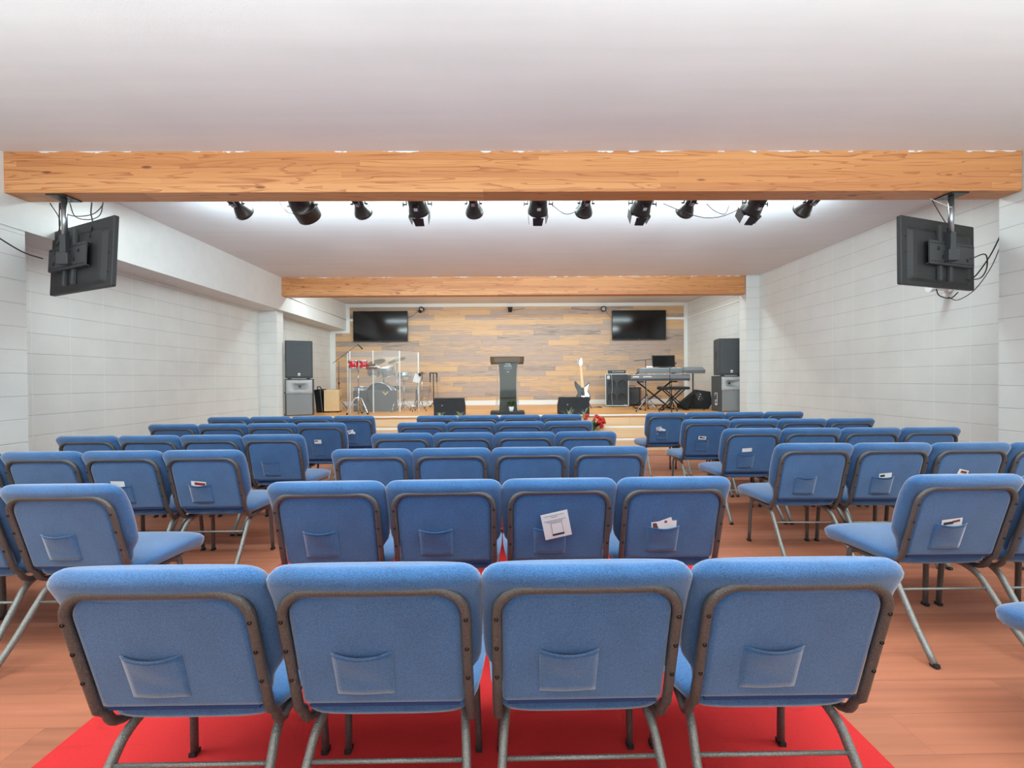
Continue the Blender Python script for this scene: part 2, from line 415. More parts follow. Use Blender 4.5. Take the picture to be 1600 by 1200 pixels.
def index_kids(root):
    for ch in [o for o in bpy.data.objects if o.parent == root]:
        KIDS.setdefault(root.name, []).append(ch); index_kids(ch)
def arc(c, r, a0, a1, n, plane='xz', y=0):
    out = []
    for i in range(n+1):
        a = R(a0+(a1-a0)*i/n); out.append((c[0]+r*math.cos(a), c[1]+r*math.sin(a)))
    return out
def Tm(loc=(0, 0, 0), rot=(0, 0, 0)): return Matrix.Translation(loc) @ Euler(rot).to_matrix().to_4x4()
def bez(pts, n=24):
    """catmull-rom through points"""
    P = [Vector(p) for p in pts]; P = [P[0]*2-P[1]]+P+[P[-1]*2-P[-2]]; out = []
    k = len(P)-3; per = max(2, n//k)
    for i in range(k):
        for j in range(per):
            t = j/per; a, b_, c, d = P[i:i+4]
            out.append(.5*((2*b_)+(c-a)*t+(2*a-5*b_+4*c-d)*t*t+(3*b_-a-3*c+d)*t**3))
    out.append(P[-2]); return out

# ------------------------------------------------------------------ room shell
XL, XR, XS = -4.68, 4.88, -4.245        # left wall, right wall, left soffit face
HC, HS = 3.252, 2.635                   # ceiling, soffit underside
YB, YN = 12.2, -4.5                     # back wall, wall behind the camera
ST = .61                                # stage height
SF = 8.60                               # stage front edge
b = MB(); b.add([(XL-.2, YN-.2, 0), (XR+.2, YN-.2, 0), (XR+.2, SF, 0), (XL-.2, SF, 0)], [(0, 1, 2, 3)])
b.add([(XL-.2, YN-.2, -.1), (XR+.2, YN-.2, -.1), (XR+.2, SF, -.1), (XL-.2, SF, -.1)], [(3, 2, 1, 0)])
struct('floor', b, 'floor_boards')
b = MB()
prof = [(YN-.2, HC), (8.9, HC), (YB+.2, 3.33)]
v = []
for y, z in prof: v += [(XL-.2, y, z), (XR+.2, y, z)]
for y, z in prof: v += [(XL-.2, y, z+.15), (XR+.2, y, z+.15)]
b.add(v, [(0, 2, 3, 1), (2, 4, 5, 3), (6, 7, 9, 8), (8, 9, 11, 10), (0, 1, 7, 6), (4, 10, 11, 5)])
struct('ceiling', b, 'ceiling_paint')
def wallbox(name, x0, x1, y0, y1, z0, z1, mat):
    b = MB(); b.box(((x0+x1)/2, (y0+y1)/2, (z0+z1)/2), (x1-x0, y1-y0, z1-z0)); return struct(name, b, mat)
wallbox('wall_right', XR, XR+.2, YN, YB+.2, 0, 3.5, 'block_right')
wallbox('wall_left', XL-.2, XL, YN, YB+.2, 0, 3.5, 'block_left')
wallbox('wall_rear', XL-.2, XR+.2, YN-.2, YN, 0, 3.5, 'block_front')
wallbox('wall_back', XL-.2, XR+.2, YB, YB+.2, 0, 3.5, 'feature_planks')
wallbox('soffit', XL, XS, YN, YB, HS, 3.36, 'soffit_paint')
# block pillars carrying the two beams
wallbox('pillar', 4.53, XR, 3.72, 4.13, 0, HC, 'block_right')
wallbox('pillar', XL, XS-.01, 3.72, 4.10, 0, HS, 'block_left')
wallbox('pillar', 4.62, XR, 8.70, 8.95, 0, HC, 'block_front')
wallbox('pillar', XL, XS-.10, 8.70, 8.95, 0, HS, 'block_front')
# timber beams
b = MB(); b.box((0, 0, 0), (4.51+4.245, .205, .352), bev=.004)
o = struct('ceiling_beam', b, 'beam_wood'); o.location = ((4.51-4.245)/2, 4.03, HC-.172)
b = MB(); b.box((0, 0, 0), (4.60+4.25, .205, .352), bev=.004)
o = struct('ceiling_beam', b, 'beam_wood'); o.location = ((4.60-4.25)/2, 8.80, HC-.172)
# white trims of the back wall, as the photo shows them
def trim(n, x0, x1, z0, z1, y0=YB-.025, y1=YB):
    b = MB(); b.box(((x0+x1)/2, (y0+y1)/2, (z0+z1)/2), (x1-x0, y1-y0, z1-z0), bev=.003); struct('trim_%d' % n, b, 'white_paint')
trim(1, XS, XR, 3.235, 3.33)
trim(2, XS, XS+.095, 2.55, 3.235)
trim(3, XL, XS, 2.55, HS)
trim(4, XL, XL+.14, ST, 2.55)
trim(5, XR-.095, XR, ST, 3.235)
trim(6, XS+.095, -4.03, 2.87, 2.93)
trim(7, 4.2, XR-.095, 2.87, 2.93)
b = MB(); b.box((0, YB-.012, ST+.062), (XR-XL-.3, .024, .125), bev=.003); struct('baseboard_back', b, 'white_paint')
# conduit lines along the side walls of the stage
b = MB(); b.box((XR-.012, (8.95+YB)/2, 2.90), (.024, YB-8.95, .04)); struct('trim_8', b, 'white_paint')
b = MB(); b.tube([(XS+.012, 8.95, 2.93), (XS+.012, YB, 2.90)], .011, 8); struct('trim_9', b, 'white_paint')
# stage and steps
b = MB(); b.box((( XL+XR)/2, (SF+YB)/2, ST-.02), (XR-XL, YB-SF, .04)); struct('stage_floor', b, 'stage_boards')
b = MB()
b.box(((XL+XR)/2, SF+.05, (ST-.04)/2), (XR-XL, .04, ST-.04))
b.box(((XL+XR)/2, SF-.14, .385/2), (XR-XL, .30, .385))
b.box(((XL+XR)/2, SF-.26, .18/2), (XR-XL, .46, .18))
struct('stage_steps', b, 'riser_planks')
for i, (y, z) in enumerate(((SF, ST), (SF-.24, .408), (SF-.46, .204))):
    b = MB(); b.box(((XL+XR)/2, y+.02, z-.012), (XR-XL, .07, .026), bev=.006); struct('trim_%d' % (10+i), b, 'white_paint')
# red runner
b = MB(); b.box((-.165, 4.45, .001), (2.87, 6.4, .002))
o = obj('carpet_runner', b, 'red_carpet'); tag(o, 'long bright red carpet runner on the brown floor beneath the centre chairs', 'carpet')

# ------------------------------------------------------------------ chairs
def Lz(z): return .29*(.80-z)
def se(w, t, x0, y0, n=28, e=.55):
    out = []
    for j in range(n):
        a = 2*PI*(j+.5)/n; c, s_ = math.cos(a), math.sin(a)
        out.append((x0+w*math.copysign(abs(c)**e, c), y0+t*math.copysign(abs(s_)**e, s_)))
    return out
def rrect(hw, z0, z1, rt, rb, k=6):
    return arc((hw-rt, z1-rt), rt, 0, 90, k)+arc((-hw+rt, z1-rt), rt, 90, 180, k)+arc((-hw+rb, z0+rb), rb, 180, 270, 3)+arc((hw-rb, z0+rb), rb, 270, 360, 3)
def chair_proto():
    t = thing('church_chair', 'x', 'chair')
    # seat
    s = MB(); rings = []
    for y, hw, zc, th in ((.128, .19, .396, .012), (.135, .215, .396, .024), (.16, .235, .396, .033), (.22, .250, .393, .043), (.34, .260, .393, .046),
                          (.46, .264, .391, .050), (.52, .265, .386, .055), (.555, .264, .381, .058), (.582, .260, .377, .054), (.598, .252, .375, .046), (.608, .240, .374, .034), (.612, .225, .374, .018)):
        ring = []
        for (x, z) in se(hw, th, 0, zc, 28, .5):
            k = 1-.10*max(0, (zc-z)/th); ring.append((x*k, y, z))
        rings.append(ring)
    s.loft(rings); obj('seat', s, 'blue_fabric', t)
    # backrest cushion with rolled top
    s = MB(); rings = []
    lv = [(.425, .185, .012), (.432, .205, .022), (.455, .214, .028), (.490, .222, .031), (.515, .238, .034), (.535, .252, .037), (.56, .260, .040),
          (.62, .264, .043), (.68, .265, .044), (.74, .2665, .045)]
    for a in (0, 18, 36, 54, 70, 82, 90):
        lv.append((.786+.050*math.sin(R(a)), .2125+.0540*math.cos(R(a)), .010+.037*math.cos(R(a))))
    for z, hw, th in lv:
        yc = Lz(z)+.040-.020*max(0, min(1, (z-.72)/.08))
        rings.append([(x, y, z) for x, y in se(hw, th, 0, yc, 32, .62)])
    s.loft(rings); obj('backrest', s, 'blue_fabric', t)
    # flat upholstered rear panel
    s = MB(); rings = []
    for ins, off in ((.0, .02), (.0, -.004), (.002, -.009), (.007, -.013), (.016, -.015)):
        rings.append([(x, Lz(z)+off, z) for x, z in rrect(.2135-ins, .428+ins, .767-ins, .062, .012)])
    s.loft(rings); pan = obj('rear_panel', s, 'blue_fabric', t)
    s = MB(); s.box((0, Lz(.424)+.004, .424), (.40, .030, .010), bev=.002); obj('panel_edging', s, 'navy_fabric', t)
    # document pocket: a gaping patch sewn on three sides
    s = MB(); nx, nz = 10, 8; cx = -.042; zb, zt = .468, .598; g = []
    for fr in (0, 1):
        for i in range(nz+1):
            for j in range(nx+1):
                u, w_ = j/nx, i/nz
                z = zb+(zt-zb)*w_ - .010*math.sin(PI*u)*w_**3; x = cx+(u-.5)*(.148+.006*w_)
                belly = math.sin(PI*u)**.7*(.003+.011*w_**2)+.0015*math.sin(w_*9+u*4)*math.sin(PI*u)
                g.append((x, Lz(z)-.0155-belly-(.0022 if fr == 0 else 0), z))
    W = nx+1; H_ = (nz+1)*W; fs = []
    for i in range(nz):
        for j in range(nx):
            a = i*W+j; fs.append((a, a+1, a+W+1, a+W)); fs.append((a+H_, a+W+H_, a+W+1+H_, a+1+H_))
    for j in range(nx): fs.append((nz*W+j, nz*W+j+1, nz*W+j+1+H_, nz*W+j+H_)); fs.append((j, j+H_, j+1+H_, j+1))
    for i in range(nz): fs.append((i*W, i*W+W, i*W+W+H_, i*W+H_)); fs.append((i*W+nx, i*W+nx+H_, i*W+W+nx+H_, i*W+W+nx))
    s.add(g, fs[:2*nx*nz], True); s.add(g, fs[2*nx*nz:], False)
    hem = [(cx+(u-.5)*.154, Lz(zt)-.0165-math.sin(PI*u)**.7*.014, zt-.010*math.sin(PI*u)) for u in [k/12 for k in range(13)]]
    s.tube(hem, .0024, 6); obj('pocket', s, 'blue_fabric', pan)
    # tube frame
    s = MB(); hx = .2275; p = []
    half = [(.205, .53, .355), (.208, .40, .345), (.214, .26, .342), (.220, .205, .342), (.225, .176, .343), (.2272, .158, .350), (.2275, .142, .362), (.2275, .130, .380), (.2275, .1235, .398)]
    for (x, y, z) in half: p.append((x, y, z))
    for z in (.42, .50, .60, .70): p.append((hx, Lz(z)-.012, z))
    for i in range(1, 9):
        a = R(90*i/8); z = .703+.075*math.sin(a); p.append((hx-.075+.075*math.cos(a), Lz(z)-.012, z))
    q = [(-x, y, z) for x, y, z in p[::-1]]
    s.tube(p+q, (.0125, .0132), 12, side=(0, 1, 0)); fr = obj('back_frame', s, 'frame_metal', t)
    for sx in (-1, 1):
        for z in (.520, .610, .697):
            s = MB(); M = Tm((sx*hx, Lz(z)-.0235, z), (R(90), 0, 0))
            s.lathe([(.0062, 0), (.0058, .0018), (.0042, .0032), (.0026, .0018), (.0018, .0008)], 10, M); obj('bolt', s, 'bolt_metal', fr)
    # legs
    for sx in (-1, 1):
        s = MB(); path = bez([(sx*.196, .30, .338), (sx*.202, .22, .333), (sx*.210, .16, .305), (sx*.216, .115, .25), (sx*.226, .02, .125), (sx*.236, -.082, .012)], 20)
        s.tube(path, (.0125, .0165), 10, side=(1, 0, 0)); s.box((sx*.2365, -.084, .008), (.022, .032, .016), rot=(R(-20), 0, 0), mi=1)
        obj('leg', s, ['leg_metal', 'rubber_black'], t)
        s = MB(); path = bez([(sx*.195, .40, .343), (sx*.210, .435, .33), (sx*.218, .448, .29), (sx*.226, .462, .012)], 12)
        s.tube(path, (.0115, .0155), 10, side=(1, 0, 0)); s.box((sx*.226, .462, .008), (.022, .032, .016), mi=1)
        obj('leg', s, ['frame_metal', 'rubber_black'], t)
    s = MB(); s.tube([(-.214, .118, .255), (.214, .118, .255)], .006, 8); obj('stretcher', s, 'leg_metal', t)
    s = MB(); s.tube([(-.208, .30, .344), (.208, .30, .344)], .009, 8); obj('cross_bar', s, 'frame_metal', t)
    return t
proto = chair_proto(); index_kids(proto)
pw = .53
# block, rows nearest first: (row centre x, y, rotation)
ROWS = [
 ('centre', [(-.067, 1.114, .001), (-.024, 2.062, .012), (-.105, 3.03, .013), (-.107, 3.915, .001), (-.119, 4.91, .01), (-.09, 5.82, .01)], 0),
 ('left', [(-2.80, 2.05, 0), (-2.82, 3.04, 0), (-2.793, 3.908, -.015), (-2.807, 4.942, 0), (-2.773, 5.886, .02)], 1),
 ('right', [(2.92, 1.12, 0), (2.92, 2.062, 0), (2.917, 3.069, -.03), (3.002, 4.025, -.02), (2.999, 4.96, -.011), (2.905, 5.986, .02)], 0)]
ordn = ['nearest', 'second nearest', 'third nearest', 'fourth nearest', 'fifth nearest', 'farthest']
pos4 = ['leftmost', 'second from left', 'third from left', 'rightmost']
CH = {}
used = False
for blk, rows, off in ROWS:
    nrow = len(rows)
    for ri, (cx, cy, a) in enumerate(rows):
        for i in range(4):
            if blk == 'right' and ri == 0 and i > 0: continue
            if blk == 'right' and ri == 1 and i > 1: continue
            if blk == 'left' and ri == 0 and i < 1: continue
            o_ = (i-1.5)*pw
            x = cx+o_*math.cos(a); y = cy+o_*math.sin(a)-.0
            rz = a+random.uniform(-.006, .006)
            rn = 'farthest' if ri == nrow-1 else ordn[ri]
            where = '%s of its row' % pos4[i]
            if blk == 'right' and ri == 0: where = 'cut by the right photo edge'
            lab = 'blue padded chair, %s, %s row of the %s block' % (where, rn, blk)
            grp = 'blue chairs of the %s block' % blk
            if not used:
                used = True; proto.location = (x, y, 0); proto.rotation_euler = (0, 0, rz); tag(proto, lab, 'chair', grp); c = proto
            else: c = dup(proto, (x, y, 0), rz, lab, grp)
            CH[(blk, ri, i)] = (x, y, rz)

# ------------------------------------------------------------------ cards in the chair pockets
def card(blk, ri, i, label, parts, dz=0, dx=0, tilt=0, lean=0, group='cards left in the chair pockets', y_off=-.020):
    """parts: list of (name, mat, cx, cz, w, h, layer); built flat in xz, leaning like the chair panel"""
    cx, cy, rz = CH[(blk, ri, i)]
    z0 = .598+dz
    t = thing('card', label, 'card', (0, 0, 0), rz, group)
    off = Vector((-.042+dx, Lz(z0)+y_off, z0)); off.rotate(Euler((0, 0, rz)))
    t.location = Vector((cx, cy, 0))+off
    t.rotation_euler = (R(16.2)+lean, tilt, rz)
    for k, (nm, mt, x, z, w_, h, ly) in enumerate(parts):
        s = MB(); s.box((x, -.0004-.0006*ly, z), (w_, .0006, h), M=None if not isinstance(nm, tuple) else Tm((0, 0, 0), (0, nm[1], 0)))
        obj(nm if isinstance(nm, str) else nm[0], s, mt, t)
    return t
# big square card standing in the third centre chair (its code is left off)
bits = [('sheet', 'paper', 0, .045, .125, .135, 0)]
for k, (z, w_) in enumerate(((.098, .094), (.089, .03), (.073, .104), (.066, .074))): bits.append(('print_line', 'ink_grey', -.003, z, w_, .0028, 1))
bits += [('print_frame', 'ink', 0.002, .0585, .052, .0014, 1), ('print_frame', 'ink', -.0235, .029, .0014, .06, 1), ('print_frame', 'ink', .0275, .029, .0014, .06, 1),
         ('print_bar', 'ink', .002, -.004, .056, .010, 1)]
card('centre', 1, 2, 'large square white card standing tilted in a centre chair pocket', bits, tilt=R(-12), dx=.035, dz=-.020, y_off=-.036)
fan = [(('sheet', R(-8)), 'paper', -.018, .006, .075, .05, 0), (('print_panel', R(-8)), 'print_brown', -.018, .008, .062, .034, 1),
       (('sheet', R(-22)), 'paper', .012, .008, .072, .055, 2), (('print_patch', R(-22)), 'print_brown', .018, .022, .012, .012, 3), (('sheet', R(-4)), 'paper', .036, .004, .05, .05, 1.5)]
card('centre', 1, 3, 'fan of three printed cards sticking out of a centre chair pocket', fan)
card('left', 1, 2, 'plain white card end showing above a left chair pocket', [('sheet', 'paper', 0, -.002, .09, .055, 0)], tilt=R(1), dz=.006, dx=-.01)
card('left', 1, 3, 'red printed card bent over in the pocket of a left chair', [(('sheet', R(6)), 'paper', -.004, .002, .098, .044, 0), (('print_panel', R(8)), 'print_red', .004, .006, .07, .020, 1)])
card('left', 3, 3, 'small white card with black print, left block, one row before the farthest', [('sheet', 'paper', 0, .0, .075, .045, 0), ('print_panel', 'ink', -.016, .008, .034, .012, 1)], dz=.03)
card('left', 4, 3, 'pair of folded cards in the farthest left row aisle chair', [(('sheet', R(-14)), 'paper', 0, .006, .075, .05, 0), (('print_panel', R(-14)), 'ink', -.01, .012, .04, .012, 1), (('sheet', R(12)), 'paper', .024, .0, .06, .03, 2)], dz=.02)
card('right', 5, 0, 'two tilted white cards hanging on the farthest right row aisle chair', [(('sheet', R(-12)), 'paper_grey', -.02, .045, .075, .05, 0), (('sheet', R(22)), 'paper', .012, -.005, .085, .10, 1), (('print_patch', R(22)), 'ink_grey', .012, -.004, .03, .04, 2), (('print_bar', R(22)), 'ink', .012, -.036, .036, .010, 2)], dz=-.01, dx=-.02)
card('right', 4, 0, 'small folded card with black and tan print, right block aisle chair', [(('sheet', R(4)), 'paper', 0, 0, .085, .04, 0), (('print_panel', R(4)), 'ink', -.016, .004, .03, .018, 1), (('print_panel', R(4)), 'print_brown', .016, 0, .03, .012, 1)], dz=.03)
card('right', 3, 0, 'blank white card lying crosswise above a right block pocket', [('sheet', 'paper', 0, 0, .088, .036, 0)], dz=.04, tilt=R(-4))
card('right', 2, 1, 'thin black and white card in a right block pocket', [(('sheet', R(-6)), 'paper', .012, .004, .085, .04, 0), (('print_panel', R(-6)), 'ink', -.008, .006, .032, .016, 1)])
card('right', 2, 2, 'stacked leaflets poking up from a right block pocket', [(('sheet', R(14)), 'paper', 0, .014, .07, .05, 0), (('print_panel', R(14)), 'print_brown', .004, .022, .045, .018, 1), ('sheet', 'paper_grey', -.01, -.004, .075, .025, 2)], dz=.01)
card('right', 1, 0, 'striped leaflets fanned in the pocket of the near right aisle chair', [(('sheet', R(-8)), 'paper', 0, .004, .095, .045, 0), (('print_panel', R(-10)), 'ink', -.016, .006, .045, .014, 1), (('print_panel', R(-14)), 'print_brown', .02, .01, .035, .012, 1)])

# ------------------------------------------------------------------ stage loudspeakers
def rounded(hw, hh, r, k=5): return rrect(hw, -hh, hh, r, r, k)
def top_speaker(x, y, z, rz, label):
    t = thing('loudspeaker', label, 'loudspeaker', (x, y, z), rz, 'upper loudspeakers on the subwoofers')
    W, H, D = .50, .74, .42
    s = MB(); s.loft([[(px, yy, pz+H/2) for px, pz in rounded(W/2-i, H/2-i, .02)] for yy, i in ((0, .006), (.006, 0), (.12, 0))]+[[(px*.74, D, pz+H/2) for px, pz in rounded(W/2, H/2, .02)]], smooth=False)
    obj('cabinet', s, 'speaker_grey', t)
    s = MB(); s.box((0, -.008, H/2+.005), (W-.06, .014, H-.06), bev=.005); g = obj('grille', s, 'grille_grey', t)
    s = MB(); M = Tm((0, -.0155, .27), (R(90), 0, 0))
    for r in (.165, .15, .10, .05): s.lathe([(r, 0), (r-.003, .0025), (r-.006, 0)], 40, M, caps=False)
    obj('woofer_ring', s, 'cone_grey', g)
    s = MB(); s.tube([(a*.9, -.016, .585+b_*.62) for a, b_ in rounded(.16, .13, .05)], .003, 6, closed=True); obj('horn_outline', s, 'cone_grey', g)
    s = MB(); s.box((0, -.019, .075), (.042, .005, .052), bev=.002); obj('badge', s, 'white_plastic', g)
    s = MB(); s.box((0, -.0225, .068), (.022, .003, .018)); obj('badge_mark', s, 'speaker_grey', g)
    for sx in (-1, 1):
        s = MB(); s.box((sx*.17, .02, -.007), (.07, .05, .014), bev=.003); obj('foot', s, 'rubber_black', t)
    s = MB(); s.box((-W/2+.001, .13, .40), (.01, .05, .16), bev=.003); obj('side_handle', s, 'black_plastic', t)
    return t
def sub_speaker(x, y, rz, label, side_logo):
    t = thing('subwoofer', label, 'subwoofer', (x, y, ST), rz, 'grey subwoofers at the stage sides')
    W, H, D = .51, .72, .42
    s = MB(); s.box((0, (D+.17)/2, H/2), (W, D-.17, H), bev=.006)
    s.box((0, .09, .215), (W-.004, .17, .43)); s.box((0, .09, H-.008), (W, .18, .016), bev=.003)
    for sx in (-1, 1): s.box((sx*(W/2-.008), .09, H/2), (.016, .18, H), bev=.003)
    obj('cabinet', s, 'speaker_grey', t)
    s = MB(); s.box((0, -.004, .22), (W-.05, .014, .41), bev=.003); obj('lower_grille', s, 'sub_grey', t)
    # flared horn: rings from the square mouth into the throat
    s = MB(); rings = []; n = 40
    for f, (y_, k) in enumerate(((-.012, 0), (-.012, .02), (.0, .25), (.05, .5), (.10, .75), (.14, .92), (.16, 1))):
        ring = []
        for j in range(n):
            a = 2*PI*j/n; c, s_ = math.cos(a), math.sin(a)
            ex = .19*math.copysign(abs(c)**.55, c); ez = .095*math.copysign(abs(s_)**.62, s_)*(1-.16*math.exp(-(c*3)**2))
            ring.append((ex*(1-k)+.018*c*k, y_, .565+ez*(1-k)+.018*s_*k))
        rings.append(ring)
    mouth = rings[0]
    outer = []
    for j in range(n):
        a = 2*PI*j/n; c, s_ = math.cos(a), math.sin(a); q = max(abs(c), abs(s_))
        outer.append((c/q*.236, -.012, .565+s_/q*.135))
    back = [(p[0], .004, p[2]) for p in outer]
    s.loft([back, outer]+rings, caps=False); s.add(rings[-1], [list(range(n))], mi=1)
    # the cabinet front is closed by its own baffle, so the horn sits in a shallow housing in front of it
    h = obj('horn', s, ['horn_grey', 'rubber_black'], t); 
    for (px, pz) in ((-.225, .565), (.225, .565), (0, .69), (0, .44)):
        s = MB(); s.cyl((px, -.016, pz), (px, -.010, pz), .006, n=8); obj('screw', s, 'dark_metal', h)
    if side_logo:
        s = MB(); X = -W/2-.002
        for (yy, zz, wy, hz) in ((.20, .37, .10, .012), (.15, .30, .012, .15), (.25, .345, .012, .06), (.20, .225, .09, .012), (.16, .18, .012, .09), (.235, .18, .012, .08), (.20, .14, .08, .03)):
            s.box((X, yy, zz), (.003, wy, hz))
        obj('side_lettering', s, 'white_plastic', t)
    return t
def open_baffle(cab_owner): pass
sL = sub_speaker(-4.07, 9.0, R(21), 'grey subwoofer standing on the left of the stage, horn above grille', False)
top_speaker(-4.08, 9.02, ST+.735, R(25), 'grey loudspeaker on top of the left subwoofer')
sR = sub_speaker(4.55, 9.06, R(0), 'grey subwoofer on the right of the stage, white letters on its side', True)
top_speaker(4.53, 9.10, ST+.735, R(-3), 'grey loudspeaker on top of the right subwoofer')

def wedge(x, y, rz, label):
    t = thing('floor_monitor', label, 'floor monitor', (x, y, ST), rz, 'black monitors along the stage front')
    s = MB(); poly = [(-.0, 0), (.34, 0), (.34, .16), (.08, .335), (.0, .325)]
    v = [(-.29, p[0], p[1]) for p in poly]+[(.29, p[0], p[1]) for p in poly]; n = 5
    s.add(v, [list(range(n)), list(range(n, 2*n))[::-1]]+[(j, (j+1) % n, (j+1) % n+n, j+n) for j in range(n)])
    obj('cabinet', s, 'black_matte', t)
    s = MB(); s.box((0, -.004, .262), (.24, .010, .03), bev=.004); obj('handle_slot', s, 'black_plastic', t)
    s = MB(); s.tube([(-.12, -.012, .278), (0, -.018, .274), (.12, -.012, .278)], .005, 8); obj('handle_bar', s, 'dark_metal', t)
    for sx in (-1, 1):
        s = MB(); s.box((sx*.275, .002, .31), (.035, .02, .035), bev=.004); obj('corner_cap', s, 'black_plastic', t)
    s = MB(); s.cyl((-.13, -.004, .19), (-.13, .004, .19), .012); obj('jack_socket', s, 'steel', t)
    return t
wedge(-1.10, 8.72, 0, 'black floor monitor on the stage edge, left of the lectern')
wedge(1.30, 8.70, 0, 'black floor monitor on the stage edge, right of the lectern, before the guitar')

# large wedge lying beside the right subwoofer
t = thing('stage_wedge', 'big black wedge monitor tipped on its side next to the right subwoofer', 'floor monitor', (4.20, 10.02, ST), R(-14))
s = MB(); poly = [(-.36, .0), (.26, .0), (.33, .12), (.30, .38), (.02, .42), (-.36, .08)]
s.prism(poly, 0, .36); obj('cabinet', s, 'black_matte', t)
s = MB(); s.box((.07, -.006, .27), (.13, .012, .20), rot=(0, R(-24), 0), bev=.004); g = obj('jack_plate', s, 'dark_metal', t)
for k in range(3):
    s = MB(); s.cyl((.05+.018*k, -.018, .22+.05*k), (.05+.018*k, -.008, .22+.05*k), .014); obj('socket', s, 'steel', g)

# ------------------------------------------------------------------ lectern with pot plant
t = thing('lectern', 'clear and smoked acrylic lectern with angled top in the stage centre', 'lectern', (.02, 9.0, ST))
s = MB(); s.box((0, 0, .03), (.66, .46, .06), bev=.006); obj('base', s, 'black_plastic', t)
def taper(z):   # half width along the height
    u = (z-.06)/1.0
    return .175+.030*(abs(u-.45)/.55)**2.2
s = MB(); rings = []
for k in range(13):
    z = .06+1.0*k/12; h = taper(z); rings.append([(-h+.03, -.075, z), (h-.0, -.075, z), (h-.0, -.063, z), (-h+.03, -.063, z)])
s.loft(rings, smooth=False); fp = obj('front_panel', s, 'smoke_acrylic', t)
for sx in (-1, 1):
    s = MB(); rings = []
    for k in range(13):
        z = .06+1.0*k/12; h = taper(z)
        rings.append([(sx*h, -.06, z), (sx*(h+.006), -.06, z), (sx*(h+.030+.02*(1-k/12)), .15, z), (sx*(h+.022+.02*(1-k/12)), .15, z)])
    s.loft(rings, smooth=False); obj('side_panel', s, 'acrylic_side', t)
s = MB(); s.box((0, -.03, .035+.30), (.32, .22, .010)); obj('inner_shelf', s, 'smoke_light', t)
# octagonal reading desk, front lip and tilted top
s = MB()
lip = [(-.335, 0), (-.25, -.10), (.25, -.10), (.335, 0)]
v = []
for (x, y) in lip: v += [(x, y-.04, 1.015 if abs(x) < .3 else 1.035), (x, y-.04, 1.125 if abs(x) < .3 else 1.10)]
s.add(v, [(0, 2, 3, 1), (2, 4, 5, 3), (4, 6, 7, 5)]); s.add([(p[0], p[1]+.010, p[2]) for p in v], [(1, 3, 2, 0), (3, 5, 4, 2), (5, 7, 6, 4)])
s.add(v+[(p[0], p[1]+.010, p[2]) for p in v], [(1, 3, 11, 9), (3, 5, 13, 11), (5, 7, 15, 13), (0, 8, 10, 2), (2, 10, 12, 4), (4, 12, 14, 6), (0, 1, 9, 8), (6, 14, 15, 7)])
obj('desk_front', s, 'smoke_light', t)
s = MB(); s.add([(-.25, -.14, 1.125), (.25, -.14, 1.125), (.335, -.03, 1.13), (.335, .30, 1.0), (-.335, .30, 1.0), (-.335, -.03, 1.13)]+
                [(-.25, -.14, 1.113), (.25, -.14, 1.113), (.335, -.03, 1.118), (.335, .30, .988), (-.335, .30, .988), (-.335, -.03, 1.118)],
                [(0, 1, 2, 3, 4, 5), (11, 10, 9, 8, 7, 6)]+[(j, (j+1) % 6, (j+1) % 6+6, j+6) for j in range(6)])
obj('desk_top', s, 'smoke_acrylic', t)
for (z, w_, h) in ((.985, .10, .026), (.945, .15, .030), (.905, .17, .010), (.875, .10, .007), (.83, .045, .03)):
    s = MB(); nseg = max(3, int(w_/.02))
    for q in range(nseg):
        ww = w_/nseg*random.uniform(.45, .8); xx = -w_/2+w_*(q+.5)/nseg
        s.box((xx+.015, -.0765, z+random.uniform(-.1, .1)*h), (ww, .002, h*random.uniform(.6, 1)))
    obj('engraved_line', s, 'horn_grey', fp)

def leafy(t, n, h, spread, mat, seed, base=0, wid=.006, droop=.6, part='leaf_tuft'):
    rnd = random.Random(seed); s = MB()
    for k in range(n):
        a = rnd.uniform(0, 2*PI); sp_ = spread*rnd.uniform(.3, 1); hh = h*rnd.uniform(.6, 1.05)
        d = Vector((math.cos(a), math.sin(a), 0)); p = Vector((-math.sin(a), math.cos(a), 0)); v = []; m_ = 6
        for i in range(m_+1):
            u = i/m_; c = d*sp_*(u**1.4)+Vector((0, 0, base+hh*(u-droop*.5*u**3)))
            w_ = wid*math.sin(PI*min(1, .12+u*.88))**.6*(1 if i < m_ else .15); v += [c-p*w_, c+p*w_]
        s.add(v, [(2*i, 2*i+1, 2*i+3, 2*i+2) for i in range(m_)], True)
    return obj(part, s, mat, t)
t = thing('potted_plant', 'small green plant in a white pot at the foot of the lectern', 'plant', (.095, 8.86, ST+.06))
s = MB(); s.lathe([(.034, 0), (.038, .004), (.052, .086), (.050, .090), (.046, .084), (.0, .078)], 24); obj('pot', s, 'pot_white', t)
leafy(t, 90, .19, .13, 'leaf_green', 3, .075, .012)
for (x, lab, sd) in ((-1.23, 'pale spiky grass tuft before the left floor monitor', 5), (-.86, 'smaller pale grass tuft at the right end of the left floor monitor', 6), (1.16, 'pale curling grass before the right floor monitor', 8), (1.44, 'greyish grass sprigs beside the red flowers', 9)):
    t = thing('grass_plant', lab, 'plant', (x, 8.44, .408), 0, 'grass plants on the step before the monitors')
    s = MB(); s.lathe([(.045, 0), (.06, .10), (.055, .10), (.0, .09)], 16); obj('pot', s, 'pot_white', t)
    leafy(t, 30 if x < 0 else 24, .34 if x < 0 else .44, .17 if x < 0 else .24, 'leaf_pale', sd, .09, .0045, .9)
